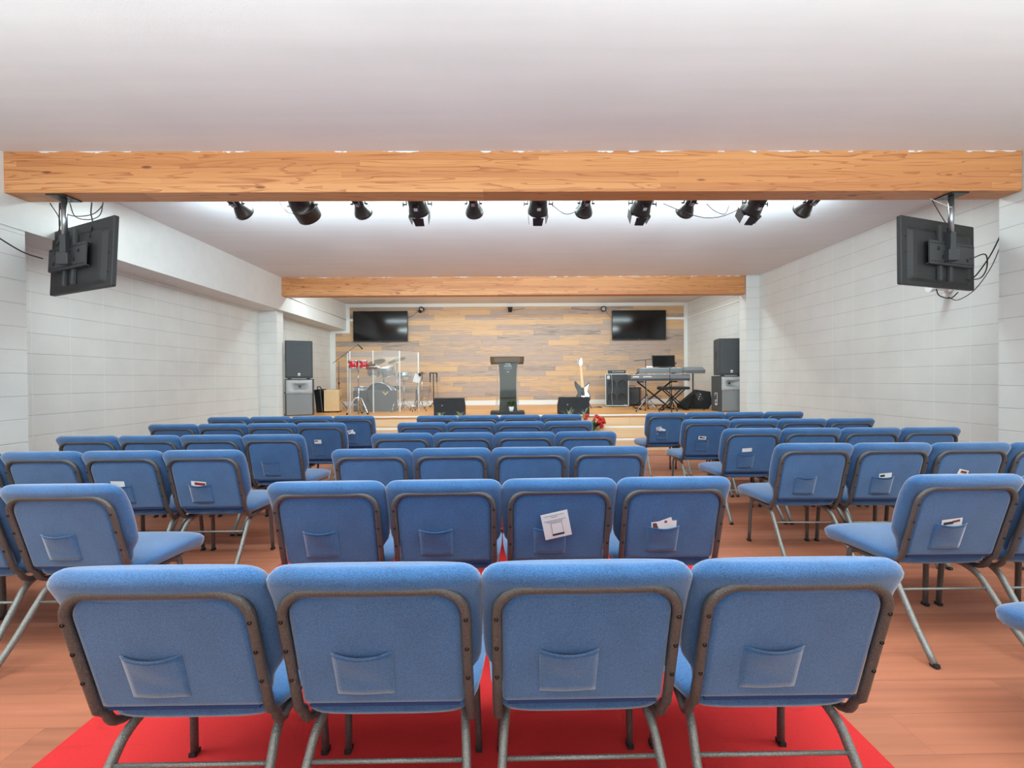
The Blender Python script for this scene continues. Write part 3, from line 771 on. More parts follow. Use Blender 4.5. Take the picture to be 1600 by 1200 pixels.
# red flowers in a pot on the steps
t = thing('flower_arrangement', 'bunch of red flowers with green leaves on the stage steps', 'flowers', (1.56, 8.18, .385-.181))
s = MB(); s.lathe([(.07, 0), (.10, .14), (.095, .14), (.0, .13)], 20); obj('pot', s, 'pot_white', t)
leafy(t, 90, .32, .22, 'leaf_green', 12, .12, .020, .8, 'foliage')
rnd = random.Random(4)
for k, (fx, fy, fz, r) in enumerate(((-.11, -.02, .42, .045), (-.13, .02, .36, .04), (.06, 0, .40, .05), (.12, .03, .36, .05), (.17, -.02, .34, .052), (.14, 0, .27, .05), (.20, .02, .29, .045), (.10, -.03, .30, .05), (.15, -.04, .22, .048), (.03, .02, .34, .04), (.08, .04, .24, .045))):
    s = MB()
    for q in range(26):
        a, b_ = rnd.uniform(0, 2*PI), rnd.uniform(-.4, 1.3); d = Vector((math.cos(a)*math.cos(b_), math.sin(a)*math.cos(b_), math.sin(b_)))
        u = d.orthogonal().normalized(); w_ = d.cross(u); c = Vector((fx, fy, fz))+d*r*.75
        s.add([c+u*r*.4, c+w_*r*.4+d*r*.16, c-u*r*.4, c-w_*r*.4+d*r*.1], [(0, 1, 2, 3)], True)
    s.lathe([(.0, -r*.6), (r*.6, -r*.2), (r*.62, r*.2), (0, r*.6)], 10, Tm((fx, fy, fz)))
    obj('bloom', s, 'flower_red', t)

# ------------------------------------------------------------------ left side of the stage: cases, cajon, drums
t = thing('keyboard_case', 'black upright case leaning between the left subwoofer and the wooden box drum', 'case', (-4.03, 9.85, ST))
s = MB(); s.box((0, .12, .25), (.14, .34, .50), rot=(0, R(-6), 0), bev=.01); obj('body', s, 'black_plastic', t)
s = MB(); s.tube(bez([(-.03, .0, .50), (-.03, -.02, .545), (.03, -.02, .55), (.05, 0, .50)], 12), .010, 8); obj('handle', s, 'rubber_black', t)
s = MB(); s.box((.068, -.06, .25), (.025, .02, .46), rot=(0, R(-6), 0), bev=.003); obj('edge_strip', s, 'speaker_grey', t)
t = thing('amplifier_box', 'small dark amplifier half hidden behind the wooden box drum', 'amplifier', (-3.98, 10.35, ST))
s = MB(); s.box((0, .12, .24), (.30, .26, .48), bev=.008); obj('cabinet', s, 'black_matte', t)
s = MB(); s.box((-.05, -.015, .34), (.07, .008, .06), bev=.002); obj('badge', s, 'horn_grey', t)
t = thing('cajon', 'light wooden box drum with a dark sound slot, left of the drum shield', 'drum', (-3.75, 9.80, ST), R(8))
s = MB(); s.box((0, .16, .255), (.31, .30, .46), bev=.006); obj('body', s, 'cajon_wood', t)
s = MB(); s.box((0, .004, .255), (.305, .012, .455), bev=.003); obj('tapa', s, 'cajon_wood', t)
s = MB(); s.box((.158, .15, .30), (.006, .022, .10), bev=.002); obj('sound_slot', s, 'rubber_black', t)
for sx in (-1, 1):
    for sy in (.05, .27):
        s = MB(); s.cyl((sx*.12, sy, 0), (sx*.12, sy, .027), .018); obj('foot', s, 'rubber_black', t)

def tripod(t, R_, h, spread, mat, n=3, a0=0, r=.009, brace=True, name='leg'):
    for k in range(n):
        a = a0+2*PI*k/n; c, s_ = math.cos(a), math.sin(a)
        s = MB(); s.tube([(0.012*c, .012*s_, h), (spread*c*.55, spread*s_*.55, h*.5), (spread*c, spread*s_, .012)], r, 8)
        s.cyl((spread*c, spread*s_, 0), (spread*c, spread*s_, .03), r*1.5, mi=1); lg = obj(name, s, [mat, 'rubber_black'], t)
        if brace:
            s = MB(); s.tube([(.012*c, .012*s_, h*.35), (spread*c*.55, spread*s_*.55, h*.5)], r*.6, 6); obj('brace', s, mat, lg)
def mic_stand(name, label, loc, h, boom=None, mat='dark_metal', spread=.30, mic=True, a0=0, group='microphone stands on the stage'):
    t = thing(name, label, 'stand', loc, 0, group)
    s = MB(); s.cyl((0, 0, .05), (0, 0, h*.55), .010); s.cyl((0, 0, h*.55), (0, 0, h), .007); obj('pole', s, mat, t)
    s = MB(); s.cyl((0, 0, h*.53), (0, 0, h*.57), .016); obj('clutch', s, 'rubber_black', t)
    tripod(t, 0, .26, spread, mat, a0=a0)
    if boom:
        a, b_ = Vector(boom[0]), Vector(boom[1])
        s = MB(); s.cyl(a, b_, .006); bo = obj('boom', s, mat, t)
        if mic:
            d = (b_-a).normalized(); q = b_+Vector((.02, 0, -.02)); e = q+Vector((d.x*.10, 0, -.08 if mic == 'down' else .03))
            s = MB(); s.tube([b_, q, q+(e-q)*.7, e], [.010, .012, .014, .020], 10); obj('microphone', s, 'black_matte', bo)
    return t
mic_stand('boom_stand', 'grey boom microphone stand reaching over the wooden box drum', (-3.80, 10.38, ST), 1.13, ((-.13, 0, 1.08), (.44, 0, 1.50)), 'speaker_grey', mic='down', spread=.2, a0=.5)
# clear drum shield, four panels
t = thing('drum_shield', 'clear acrylic drum shield with pale vertical joints around the drum kit', 'screen', (0, 0, ST))
pts = [(-3.60, 10.35), (-3.33, 9.72), (-2.84, 9.60), (-2.32, 9.70), (-1.98, 10.30), (-1.78, 11.0)]
P = [(-3.33, 9.75), (-2.80, 9.62), (-2.28, 9.78), (-1.99, 10.35)]
P = [(-3.62, 10.45)]+P
for k in range(4):
    a, b_ = Vector(P[k]+(0,)), Vector(P[k+1]+(0,)); d = b_-a; L_ = d.length; ang = math.atan2(d.y, d.x); mid = (a+b_)/2
    s = MB(); s.box((0, 0, .66), (L_-.012, .006, 1.30), M=Tm(mid, (0, 0, ang))); obj('panel', s, 'clear_acrylic', t)
for k, (x, y) in enumerate(P):
    s = MB(); s.box((x, y, .655), (.026, .012, 1.31)); obj('joint_strip', s, 'acrylic_edge', t)
# sound absorbing baffles in front of the kit
for lab, x0, y0, x1, y1 in (('grey sound baffle behind the left half of the drum shield', -3.38, 10.08, -2.92, 10.0), ('grey sound baffle with gold chevron behind the drum shield', -2.90, 10.0, -2.41, 10.04)):
    d = Vector((x1-x0, y1-y0, 0)); ang = math.atan2(d.y, d.x)
    t = thing('sound_baffle', lab, 'baffle', ((x0+x1)/2, (y0+y1)/2, ST), ang, 'sound baffles before the drums')
    s = MB(); s.box((0, .03, .235), (d.length, .05, .46), bev=.01); obj('board', s, 'charcoal_foam', t)
    s = MB(); s.box((0, .03, .004), (d.length*.9, .12, .008)); obj('foot', s, 'rubber_black', t)
    if x0 > -2.95:
        s = MB(); s.add([(-.07, .003, .43), (.07, .003, .43), (0, .003, .35), (-.035, .003, .43), (.035, .003, .43), (0, .003, .39)]+[(-.07, -.001, .43), (.07, -.001, .43), (0, -.001, .35), (-.035, -.001, .43), (.035, -.001, .43), (0, -.001, .39)],
                        [(6, 8, 11, 9), (10, 11, 8, 7), (0, 3, 5, 2), (4, 1, 2, 5), (6, 9, 3, 0), (10, 7, 1, 4), (0, 2, 8, 6), (2, 1, 7, 8), (3, 9, 11, 5), (5, 11, 10, 4)])
        obj('chevron', s, 'gold_print', t)
# bongos on a chrome stand, in front of the shield
t = thing('bongo_stand', 'chrome tripod stand carrying the red bongos before the drum shield', 'stand', (-2.985, 9.22, ST))
s = MB(); s.cyl((0, 0, .0), (0, 0, .55), .014); s.cyl((0, 0, .55), (0, 0, .90), .010); obj('pole', s, 'chrome', t)
for k, a in enumerate((R(200), R(-20), R(90))):
    c, s_ = math.cos(a), math.sin(a)
    s = MB(); s.tube(bez([(.01*c, .01*s_, .33), (.07*c, .07*s_, .315), (.15*c, .15*s_, .17), (.22*c, .22*s_, .02)], 15), .013, 8); s.cyl((.22*c, .22*s_, 0), (.22*c, .22*s_, .03), .018, mi=1)
    lg = obj('leg', s, ['chrome', 'rubber_black'], t)
    s = MB(); s.tube([(.01*c, .01*s_, .20), (.13*c, .13*s_, .19)], .007, 6); obj('brace', s, 'chrome', lg)
s = MB(); s.tube([(-.04, 0, .90), (-.02, 0, .93), (.02, 0, .93), (.04, 0, .90)], .008, 8); obj('yoke', s, 'chrome', t)
def drum(name, label, cat, loc, r0, r1, h, mat, rot=(0, 0, 0), group=None, lugs=6, hoop='chrome', skin='drum_skin'):
    t = thing(name, label, cat, loc, 0, group); t.rotation_euler = rot
    s = MB(); s.lathe([(r0*.98, 0), (r0, .005), (r1, h-.005), (r1*.98, h)], 32); obj('shell', s, mat, t)
    for z, r in ((.008, r0+.006), (h-.010, r1+.006)):
        s = MB(); s.lathe([(r-.008, z-.012), (r, z-.010), (r, z+.010), (r-.008, z+.013)], 32); obj('hoop', s, hoop, t)
    s = MB(); s.lathe([(0, h+.002), (r1-.006, h+.002), (r1-.006, h+.004), (0, h+.005)], 32, caps=False); obj('drumhead', s, skin, t)
    for k in range(lugs):
        a = 2*PI*(k+.5)/lugs; c, s_ = math.cos(a), math.sin(a)
        s = MB(); s.cyl(((r0+.014)*c, (r0+.014)*s_, .01), ((r1+.014)*c, (r1+.014)*s_, h-.01), .004, n=6); s.box(((r0+r1)/2*c*1.04, (r0+r1)/2*s_*1.04, h/2), (.02, .02, .04), bev=.003); obj('lug', s, hoop, t)
    return t
drum('bongo_drum', 'larger red bongo drum on the chrome stand', 'drum', (-3.075, 9.20, ST+.93), .082, .100, .155, 'red_lacquer', group='red bongos on the chrome stand', lugs=4)
drum('bongo_drum', 'smaller red bongo drum on the right of the pair', 'drum', (-2.885, 9.24, ST+.93), .066, .082, .155, 'red_lacquer', group='red bongos on the chrome stand', lugs=4)
for (x, z, lab) in ((-2.80, .965, 'upper brown wooden block bell beside the red bongos'), (-2.76, .905, 'lower brown wooden block bell beside the red bongos')):
    t = thing('wood_bell', lab, 'percussion', (x, 9.30, ST+z+.03), 0, 'brown block bells beside the bongos')
    s = MB(); s.loft([[(xx, yy*k, zz*k) for yy, zz in rounded(.04, .028, .01, 3)] for xx, k in ((-.07, 1.1), (0, .95), (.13, .7))], smooth=False); obj('body', s, 'drum_wood', t)
    s = MB(); s.cyl((.13, 0, 0), (.17, 0, 0), .010); obj('clamp', s, 'chrome', t)
    s = MB(); s.tube([(-.07, .0, 0), (-.10, -.01, -.03), (-.15, -.03, -.03)], .005, 6); obj('mounting_rod', s, 'chrome', t)
# drum kit behind the shield
t = drum('bass_drum', 'bass drum with chrome hoop behind the sound baffle', 'drum', (-2.85, 10.62, ST+.325), .31, .31, .42, 'drum_silver', (R(90), 0, 0), lugs=8, skin='black_matte')

kit = 'silver drums of the kit behind the shield'
drum('tom_drum', 'left silver rack tom behind the shield', 'drum', (-3.00, 10.36, ST+.80), .13, .14, .19, 'drum_silver', (R(14), R(8), 0), kit)
drum('tom_drum', 'right silver rack tom behind the shield', 'drum', (-2.66, 10.34, ST+.78), .14, .15, .21, 'drum_silver', (R(14), R(-6), 0), kit)
drum('snare_drum', 'silver snare drum at the right end of the kit', 'drum', (-2.38, 10.62, ST+.72), .16, .17, .14, 'drum_silver', (0, 0, 0), kit)
t = drum('floor_tom', 'silver floor tom standing at the left of the kit', 'drum', (-3.42, 10.85, ST+.18), .19, .19, .36, 'drum_silver', (0, 0, 0), kit)
for k in range(3):
    a = 2*PI*k/3+.4; s = MB(); s.cyl((.205*math.cos(a), .205*math.sin(a), -.18), (.205*math.cos(a), .205*math.sin(a), .25), .006); obj('leg', s, 'chrome', t)
t = thing('snare_stand', 'chrome stand beneath the silver snare drum', 'stand', (-2.38, 10.62, ST))
s = MB(); s.cyl((0, 0, .1), (0, 0, .69), .010); obj('pole', s, 'chrome', t); tripod(t, 0, .25, .22, 'chrome')
for k in range(3):
    a = 2*PI*k/3; s = MB(); s.tube([(0, 0, .64), (.15*math.cos(a), .15*math.sin(a), .70), (.17*math.cos(a), .17*math.sin(a), .715)], .006, 6); obj('basket_arm', s, 'chrome', t)
t = thing('tom_mount', 'chrome arms holding the rack toms over the bass drum', 'stand', (-2.83, 10.55, ST+.635))
s = MB(); s.cyl((0, 0, 0), (0, 0, .16), .014); obj('post', s, 'chrome', t)
for sx in (-1, 1):
    s = MB(); s.tube([(0, 0, .14), (sx*.05, -.06, .20), (sx*.05, -.16, .24)], .009, 8); obj('arm', s, 'chrome', t)
def cymbal(label, x, y, z, r, tilt, mat='brass', spread=.28):
    t = thing('cymbal_stand', 'chrome stand under the '+label, 'stand', (x, y, ST), 0, 'cymbal stands of the kit')
    s = MB(); s.cyl((0, 0, .05), (0, 0, z-ST-.015), .008); obj('pole', s, 'chrome', t); tripod(t, 0, .30, spread, 'chrome', a0=.3, r=.007)
    c = thing('cymbal', label, 'cymbal', (x, y, z), 0, 'cymbals of the drum kit'); c.rotation_euler = tilt
    s = MB(); s.lathe([(.008, .028), (.03, .024), (.045, .008), (r*.6, .001), (r, -.012), (r, -.0135), (.045, .006), (.008, .024)], 40, caps=False); obj('plate', s, mat, c)
    s = MB(); s.cyl((0, 0, .024), (0, 0, .045), .008); obj('wing_nut', s, 'dark_metal', c)
cymbal('wide bronze cymbal tilted at the right of the kit', -2.42, 10.12, 1.74, .20, (R(20), R(-14), 0))
cymbal('bronze cymbal tilted above the left toms', -3.14, 10.98, 1.72, .24, (R(24), R(-12), 0))
cymbal('small dark cymbal pair beside the snare drum', -2.12, 11.5, 1.46, .15, (0, 0, 0), 'brass', .2)
# double bass pedal and thin stands seen right of the shield
t = thing('cymbal_pedal_stand', 'low chrome pedal stand right of the drum shield', 'stand', (-2.16, 10.95, ST))
s = MB(); s.cyl((0, 0, .03), (0, 0, .42), .010); obj('pole', s, 'chrome', t); tripod(t, 0, .22, .2, 'chrome')
s = MB(); s.box((0, -.16, .05), (.09, .26, .012), rot=(R(-12), 0, 0), bev=.003); obj('footboard', s, 'chrome', t)
t = thing('drum_throne', 'dark padded drum stool behind the kit', 'stool', (-2.78, 11.35, ST))
s = MB(); s.lathe([(.0, .44), (.15, .44), (.17, .46), (.17, .51), (.15, .535), (0, .54)], 28, caps=False); obj('seat', s, 'black_matte', t)
s = MB(); s.cyl((0, 0, .1), (0, 0, .44), .014); obj('pole', s, 'chrome', t); tripod(t, 0, .26, .22, 'chrome')
mic_stand('short_mic_stand', 'short black stand before the bass drum, inside the shield', (-2.98, 9.82, ST), .50, None, 'dark_metal', .15, False, .9)
t = thing('music_stand', 'thin stand holding a tilted white sheet right of the drums', 'stand', (-1.94, 10.0, ST))
s = MB(); s.cyl((0, 0, .05), (0, 0, .66), .007); obj('pole', s, 'steel', t); tripod(t, 0, .2, .18, 'steel', r=.006)
s = MB(); s.box((-.01, -.01, .72), (.15, .006, .19), rot=(R(-12), R(14), 0)); obj('sheet', s, 'paper_grey', t)
s = MB(); s.box((.05, -.02, .80), (.05, .02, .07), rot=(0, R(-35), 0), bev=.004); obj('clip', s, 'rubber_black', t)
t = thing('hanging_bag', 'dark narrow bag hanging on a stand right of the drum shield', 'bag', (-2.10, 10.75, ST+.20))
s = MB(); s.box((0, 0, .13), (.075, .03, .26), bev=.012); obj('body', s, 'speaker_grey', t)
s = MB(); s.tube(bez([(-.02, 0, .26), (-.015, 0, .32), (.015, 0, .32), (.02, 0, .26)], 9), .003, 6); obj('strap', s, 'rubber_black', t)
# tall stand with two clipped microphones
t = thing('microphone_rack', 'black upright stand with two microphones clipped on a cross bar', 'stand', (-1.85, 11.6, ST))
s = MB(); s.cyl((0, 0, .03), (0, 0, .86), .012); obj('pole', s, 'dark_metal', t)
s = MB(); s.cyl((-.09, 0, .86), (.09, 0, .86), .012); obj('cross_bar', s, 'dark_metal', t)
for sx in (-1, 1):
    s = MB(); s.tube([(sx*.085, 0, .86), (sx*.085, 0, .78), (sx*.085, 0, .74)], [.018, .016, .011], 10); s.cyl((sx*.085, 0, .62), (sx*.085, 0, .74), .010, .012); obj('microphone', s, 'black_matte', t)
    s = MB(); s.tube(bez([(sx*.085, 0, .62), (sx*.10, -.02, .45), (sx*.13, -.02, .2), (sx*.20, -.03, .012)], 18), .003, 5); obj('cable', s, 'cable_black', t)
tripod(t, 0, .12, .16, 'steel', brace=False)

# ------------------------------------------------------------------ bass guitar on its stand
t = thing('bass_guitar', 'black bass guitar with white pickguard and maple neck on a stand', 'guitar', (1.79, 10.5, ST+.12)); t.rotation_euler = (R(-10), R(-3), 0)
def body(scale=1):
    pts = [(.0, .0), (.10, .01), (.165, .09), (.15, .20), (.115, .27), (.13, .36), (.175, .44), (.165, .475), (.11, .43), (.05, .385), (-.03, .385), (-.10, .45), (-.15, .52), (-.175, .50), (-.165, .40), (-.13, .31), (-.12, .25), (-.165, .16), (-.15, .06), (-.08, .005)]
    q = bez([(x*scale, 0, z) for x, z in pts+[pts[0]]], 60)[:-1]; return [(p.x, p.z) for p in q]
s = MB(); o_ = body(); s.loft([[(x*k, y, z) for x, z in o_] for y, k in ((-.022, .97), (-.018, 1), (.018, 1), (.022, .97))], smooth=False); bd = obj('body', s, 'guitar_black', t)
s = MB(); pg = [(.04, .10), (.12, .08), (.145, .17), (.10, .26), (.125, .36), (.165, .455), (.12, .41), (.06, .37), (.034, .36), (.034, .16)]
s.prism(pg, -.027, -.022); obj('pickguard', s, 'guitar_white', bd)
s = MB(); s.box((0, -.028, .14), (.09, .012, .05), bev=.003); obj('bridge', s, 'chrome', bd)
s = MB(); s.box((0, -.029, .24), (.09, .012, .03), bev=.003); obj('pickup', s, 'black_plastic', bd)
s = MB(); s.loft([[(-w_/2, -.032, z), (w_/2, -.032, z), (w_/2, -.012, z), (-w_/2, -.012, z)] for z, w_ in ((.36, .062), (.88, .042))], smooth=False); nk = obj('neck', s, 'maple', t)
s = MB(); s.prism([(-.021, .88), (.021, .88), (.05, .92), (.048, 1.04), (.03, 1.07), (.0, 1.04), (-.03, 1.0), (-.035, .91)], -.026, -.012); hd = obj('headstock', s, 'guitar_white', t)
for k in range(4):
    s = MB(); s.cyl((-.03, -.02, .92+.032*k), (-.06, -.02, .925+.032*k), .007, n=8); s.box((-.07, -.02, .925+.032*k), (.02, .006, .018), bev=.002); obj('tuning_peg', s, 'chrome', hd)
for k in range(4):
    s = MB(); s.cyl((-.015+.010*k, -.036, .14), (-.012+.008*k, -.034, .89), .0011, n=5); obj('string', s, 'steel', nk)
t = thing('guitar_stand', 'black low stand cradling the bass guitar', 'stand', (1.79, 10.5, ST))
for sx in (-1, 1):
    s = MB(); s.tube([(0, .16, .45), (sx*.05, .10, .25), (sx*.15, -.16, .012)], .009, 8); obj('leg', s, 'rubber_black', t)
    s = MB(); s.tube([(sx*.11, .0, .14), (sx*.11, -.07, .10), (sx*.11, -.11, .13)], .009, 8); obj('cradle_arm', s, 'rubber_black', t)
s = MB(); s.tube([(0, .16, .45), (0, .22, .2), (0, .28, .012)], .009, 8); obj('leg', s, 'rubber_black', t)
s = MB(); s.tube([(-.11, .0, .14), (.11, .0, .14)], .008, 8); obj('cross_bar', s, 'rubber_black', t)

# ------------------------------------------------------------------ amplifiers on the right
t = thing('bass_cabinet', 'tall black bass cabinet with pale edges right of the guitar', 'amplifier', (2.66, 10.9, ST), R(-12))
s = MB(); s.box((0, .22, .41), (.54, .44, .76), bev=.01); obj('cabinet', s, 'black_matte', t)
for sx in (-1, 1):
    s = MB(); s.box((sx*.265, -.004, .41), (.022, .022, .77), bev=.003); obj('edge_trim', s, 'horn_grey', t)
for z in (.03, .79):
    s = MB(); s.box((0, -.004, z), (.55, .022, .022), bev=.003); obj('edge_trim', s, 'horn_grey', t)
s = MB(); s.box((0, .0, .41), (.50, .012, .73)); g = obj('grille', s, 'black_plastic', t)
for sx in (-1, 1):
    for z in (.23, .55):
        s = MB(); s.lathe([(.10, .0), (.095, .006), (.09, 0), (.04, -.002), (.0, .004)], 28, Tm((sx*.12, -.008, z), (R(90), 0, 0)), caps=False); obj('speaker_cone', s, 'cone_dark', g)
s = MB(); s.box((-.20, -.012, .715), (.065, .006, .085)); obj('badge', s, 'horn_grey', g)
s = MB(); s.box((.19, -.016, .045), (.07, .005, .022)); obj('badge', s, 'horn_grey', t)
for sx in (-1, 1):
    s = MB(); s.cyl((sx*.22, .05, 0), (sx*.22, .05, .03), .02); obj('foot', s, 'horn_grey', t)
s = MB(); s.tube(bez([(-.13, -.02, .78), (-.11, -.03, .5), (-.125, -.03, .25), (-.10, -.03, .02)], 20), .004, 6); obj('cable', s, 'horn_grey', t)
t = thing('bass_amplifier', 'flat black amplifier unit lying on the bass cabinet', 'amplifier', (2.67, 10.95, ST+.801), R(-12))
s = MB(); s.box((0, .12, .045), (.42, .26, .075), bev=.006); obj('case', s, 'black_plastic', t)
s = MB(); s.box((.03, -.014, .045), (.30, .006, .05), bev=.002); p_ = obj('control_panel', s, 'dark_metal', t)
for k in range(7):
    s = MB(); s.cyl((-.09+.04*k, -.03, .045), (-.09+.04*k, -.016, .045), .010, n=10); obj('knob', s, 'horn_grey', p_)
for sx in (-1, 1):
    s = MB(); s.box((sx*.18, .1, .004), (.03, .03, .008)); obj('foot', s, 'rubber_black', t)
t = thing('combo_amplifier', 'small grey combo amplifier right of the bass cabinet', 'amplifier', (3.19, 11.3, ST), R(-10))
s = MB(); s.box((0, .14, .24), (.34, .26, .44), bev=.01); obj('cabinet', s, 'black_matte', t)
s = MB(); s.box((-.02, .0, .24), (.28, .016, .40), bev=.004); obj('grille', s, 'speaker_grey', t)
s = MB(); s.tube(bez([(-.12, .14, .46), (-.10, .14, .49), (.02, .14, .49), (.04, .14, .46)], 9), .008, 6); obj('handle', s, 'rubber_black', t)
s = MB(); s.box((.15, .0, .24), (.03, .018, .40), bev=.004); obj('side_band', s, 'flower_red' if False else 'drum_wood', t)
for sx in (-1, 1):
    s = MB(); s.cyl((sx*.12, .06, 0), (sx*.12, .06, .025), .016); obj('foot', s, 'rubber_black', t)

# ------------------------------------------------------------------ keyboards
def keyboard(name, label, loc, rz, W, D, H, top, body_, keys_front=False, text=True):
    t = thing(name, label, 'keyboard', loc, rz, None)
    s = MB(); s.box((0, 0, H/2), (W, D, H), bev=.008); obj('body', s, body_, t)
    s = MB(); s.box((0, -D/2-.003, H*.62), (W-.01, .008, H*.55), bev=.002); pn = obj('back_panel', s, top, t)
    if text:
        s = MB(); x = -W/2+.05
        for k in range(6): s.box((x+k*.022, -D/2-.009, H*.66), (.015, .003, .028)); 
        for k in range(7): s.box((x+.22+k*.026, -D/2-.009, H*.66), (.016, .003, .024))
        obj('back_lettering', s, 'white_plastic', pn)
    s = MB(); s.box((0, D/2-.09, H+.004), (W-.12, .14, .010)); kk = obj('key_bed', s, 'white_plastic', t)
    n = int((W-.12)/.0235)
    for k in range(n):
        if k % 7 in (2, 6) or k % 2: continue
        s = MB(); s.box((-W/2+.07+k*.0235, D/2-.12, H+.013), (.012, .085, .010)); obj('black_key', s, 'black_plastic', kk)
    return t
lo = keyboard('stage_keyboard', 'long grey stage keyboard on the lower tier of the crossed stand', (3.27, 9.75, ST+.63), R(-3), 1.24, .33, .13, 'keyboard_grey', 'keyboard_dark')
hi = keyboard('upper_keyboard', 'grey keyboard raised above the long one on the stand', (3.40, 9.98, ST+.80), R(-3), .98, .28, .10, 'keyboard_grey', 'keyboard_grey', text=False)
t = thing('keyboard_stand', 'black double crossed stand under the keyboards', 'stand', (3.27, 9.78, ST))
for yy in (.22, .27):
    for sx in (-1, 1):
        s = MB(); s.tube([(-sx*.36, yy+sx*.015, .60), (sx*.36, yy+sx*.015, .02)], .012, 8); obj('cross_leg', s, 'rubber_black', t)
for sx in (-1, 1):
    s = MB(); s.cyl((sx*.36, -.16, .62-.012), (sx*.36, .29, .62-.012), .013); obj('support_bar', s, 'rubber_black', t)
    s = MB(); s.tube([(sx*.36, .02, .018), (sx*.36, .48, .018)], .016, 8); obj('floor_bar', s, 'rubber_black', t)
    s = MB(); s.tube([(sx*.37, .20, .61), (sx*.40, .24, .79), (sx*.40, .05, .795)], .010, 8); obj('tier_arm', s, 'rubber_black', t)
s = MB(); s.cyl((0, .20, .31), (0, .29, .31), .022); obj('hub', s, 'dark_metal', t)
t = thing('monitor_screen', 'black flat computer screen standing on the keyboards', 'screen', (3.47, 10.0, ST+.915), R(-2))
s = MB(); s.box((0, 0, .145), (.50, .03, .26), rot=(R(-8), 0, 0), bev=.006); bd = obj('screen_back', s, 'black_plastic', t)
s = MB(); s.box((0, -.018, .145), (.465, .003, .225), rot=(R(-8), 0, 0)); obj('display', s, 'screen_black', t)
s = MB(); s.box((0, .01, .006), (.22, .12, .012), bev=.003); obj('stand_foot', s, 'black_plastic', t)
s = MB(); s.box((0, .02, .05), (.06, .02, .09)); obj('stand_neck', s, 'black_plastic', t)
t = thing('sheet_paper', 'white sheet lying at the left end of the upper keyboard', 'paper', (3.14, 9.93, ST+.912), R(4))
s = MB(); s.box((0, 0, .02), (.14, .004, .035), rot=(R(-30), 0, 0)); obj('sheet', s, 'paper', t)
t = thing('pink_cloth', 'pinkish cloth hanging over the right end of the long keyboard', 'cloth', (3.78, 9.57, ST+.62))
s = MB(); g = []
for i in range(7):
    for j in range(6): g.append((-.06+.024*j+.01*i*(j/5-.5), -.004-.006*math.sin(j*2+i), .15-.022*i-(.01*abs(j-2.5) if i == 6 else 0)))
s.add(g, [(i*6+j, i*6+j+1, i*6+j+7, i*6+j+6) for i in range(6) for j in range(5)], True)
s.add([(x, y+.006, z) for x, y, z in g], [(i*6+j+6, i*6+j+7, i*6+j+1, i*6+j) for i in range(6) for j in range(5)], True)
obj('cloth_fold', s, 'pink_cloth', t)
t = thing('piano_bench', 'dark padded keyboard bench on crossed legs beneath the keyboards', 'bench', (3.56, 9.66, ST))
s = MB(); s.box((0, 0, .47), (.62, .28, .06), bev=.02); obj('seat', s, 'black_matte', t)
for yy in (-.10, .10):
    for sx in (-1, 1):
        s = MB(); s.tube([(-sx*.20, yy+sx*.012, .44), (sx*.26, yy+sx*.012, .02)], .013, 8); obj('cross_leg', s, 'rubber_black', t)
for sx in (-1, 1):
    s = MB(); s.tube([(sx*.26, -.15, .016), (sx*.26, .15, .016)], .013, 8); obj('floor_bar', s, 'rubber_black', t)
t = thing('sampler_pad', 'small grey keyboard module on its own stand at the right', 'keyboard', (4.02, 9.70, ST+.80), R(-4))
s = MB(); s.box((0, 0, .05), (.42, .20, .08), rot=(R(20), 0, 0), bev=.008); obj('body', s, 'keyboard_grey', t)
s = MB(); s.box((0, -.085, .035), (.38, .02, .03), rot=(R(20), 0, 0)); obj('key_row', s, 'black_plastic', t)
t = thing('tripod_stand', 'black tripod stand under the small keyboard module', 'stand', (4.00, 9.70, ST))
s = MB(); s.cyl((0, 0, .1), (0, 0, .80), .013); obj('pole', s, 'rubber_black', t)
s = MB(); s.cyl((0, 0, .30), (0, 0, .36), .024); obj('collar', s, 'dark_metal', t)
tripod(t, 0, .30, .22, 'rubber_black', a0=R(-150), r=.008)
mic_stand('boom_stand', 'black boom microphone stand over the left end of the keyboards', (3.20, 10.4, ST), 1.10, ((-.27, 0, 1.08), (.55, 0, 1.17)), 'rubber_black', a0=.4)
mic_stand('short_boom_stand', 'short stand with angled microphone right of the screen', (3.80, 10.42, ST), .88, ((-.05, 0, .85), (.04, 0, 1.02)), 'rubber_black', spread=.2, a0=1)
mic_stand('chrome_stand', 'pale metal microphone stand before the keyboards, left', (2.90, 9.36, ST), .62, None, 'steel', .26, False, R(200))
mic_stand('front_stand', 'dark microphone stand in front of the keyboard middle', (3.36, 9.30, ST), .90, ((-.03, 0, .90), (.06, 0, .905)), 'dark_metal', .18, False, R(20))

# ------------------------------------------------------------------ floor cables on the stage
def cable(label, pts, r=.005, mat='cable_black', group='loose cables on the stage floor', n=30, name='cable'):
    s = MB(); s.tube(bez(pts, n), r, 6); o = obj(name, s, mat); return tag(o, label, 'cable', group)
cable('black cable coiled on the stage left of the bass cabinet', [(2.02, 10.6, ST+.006), (2.1, 10.8, ST+.006), (2.2, 10.6, ST+.012), (2.28, 10.85, ST+.006), (2.15, 10.95, ST+.012), (2.3, 11.05, ST+.006)])
cable('white cable crumpled beside the bass cabinet', [(2.05, 10.9, ST+.006), (2.15, 10.75, ST+.03), (2.25, 10.95, ST+.02), (2.33, 10.8, ST+.006)], .006, 'cable_white')
cable('black cables lying beneath the keyboards along the wall', [(2.75, 11.6, ST+.006), (3.1, 11.3, ST+.02), (3.4, 11.5, ST+.006), (3.8, 11.3, ST+.01), (4.2, 11.5, ST+.006)], .012)
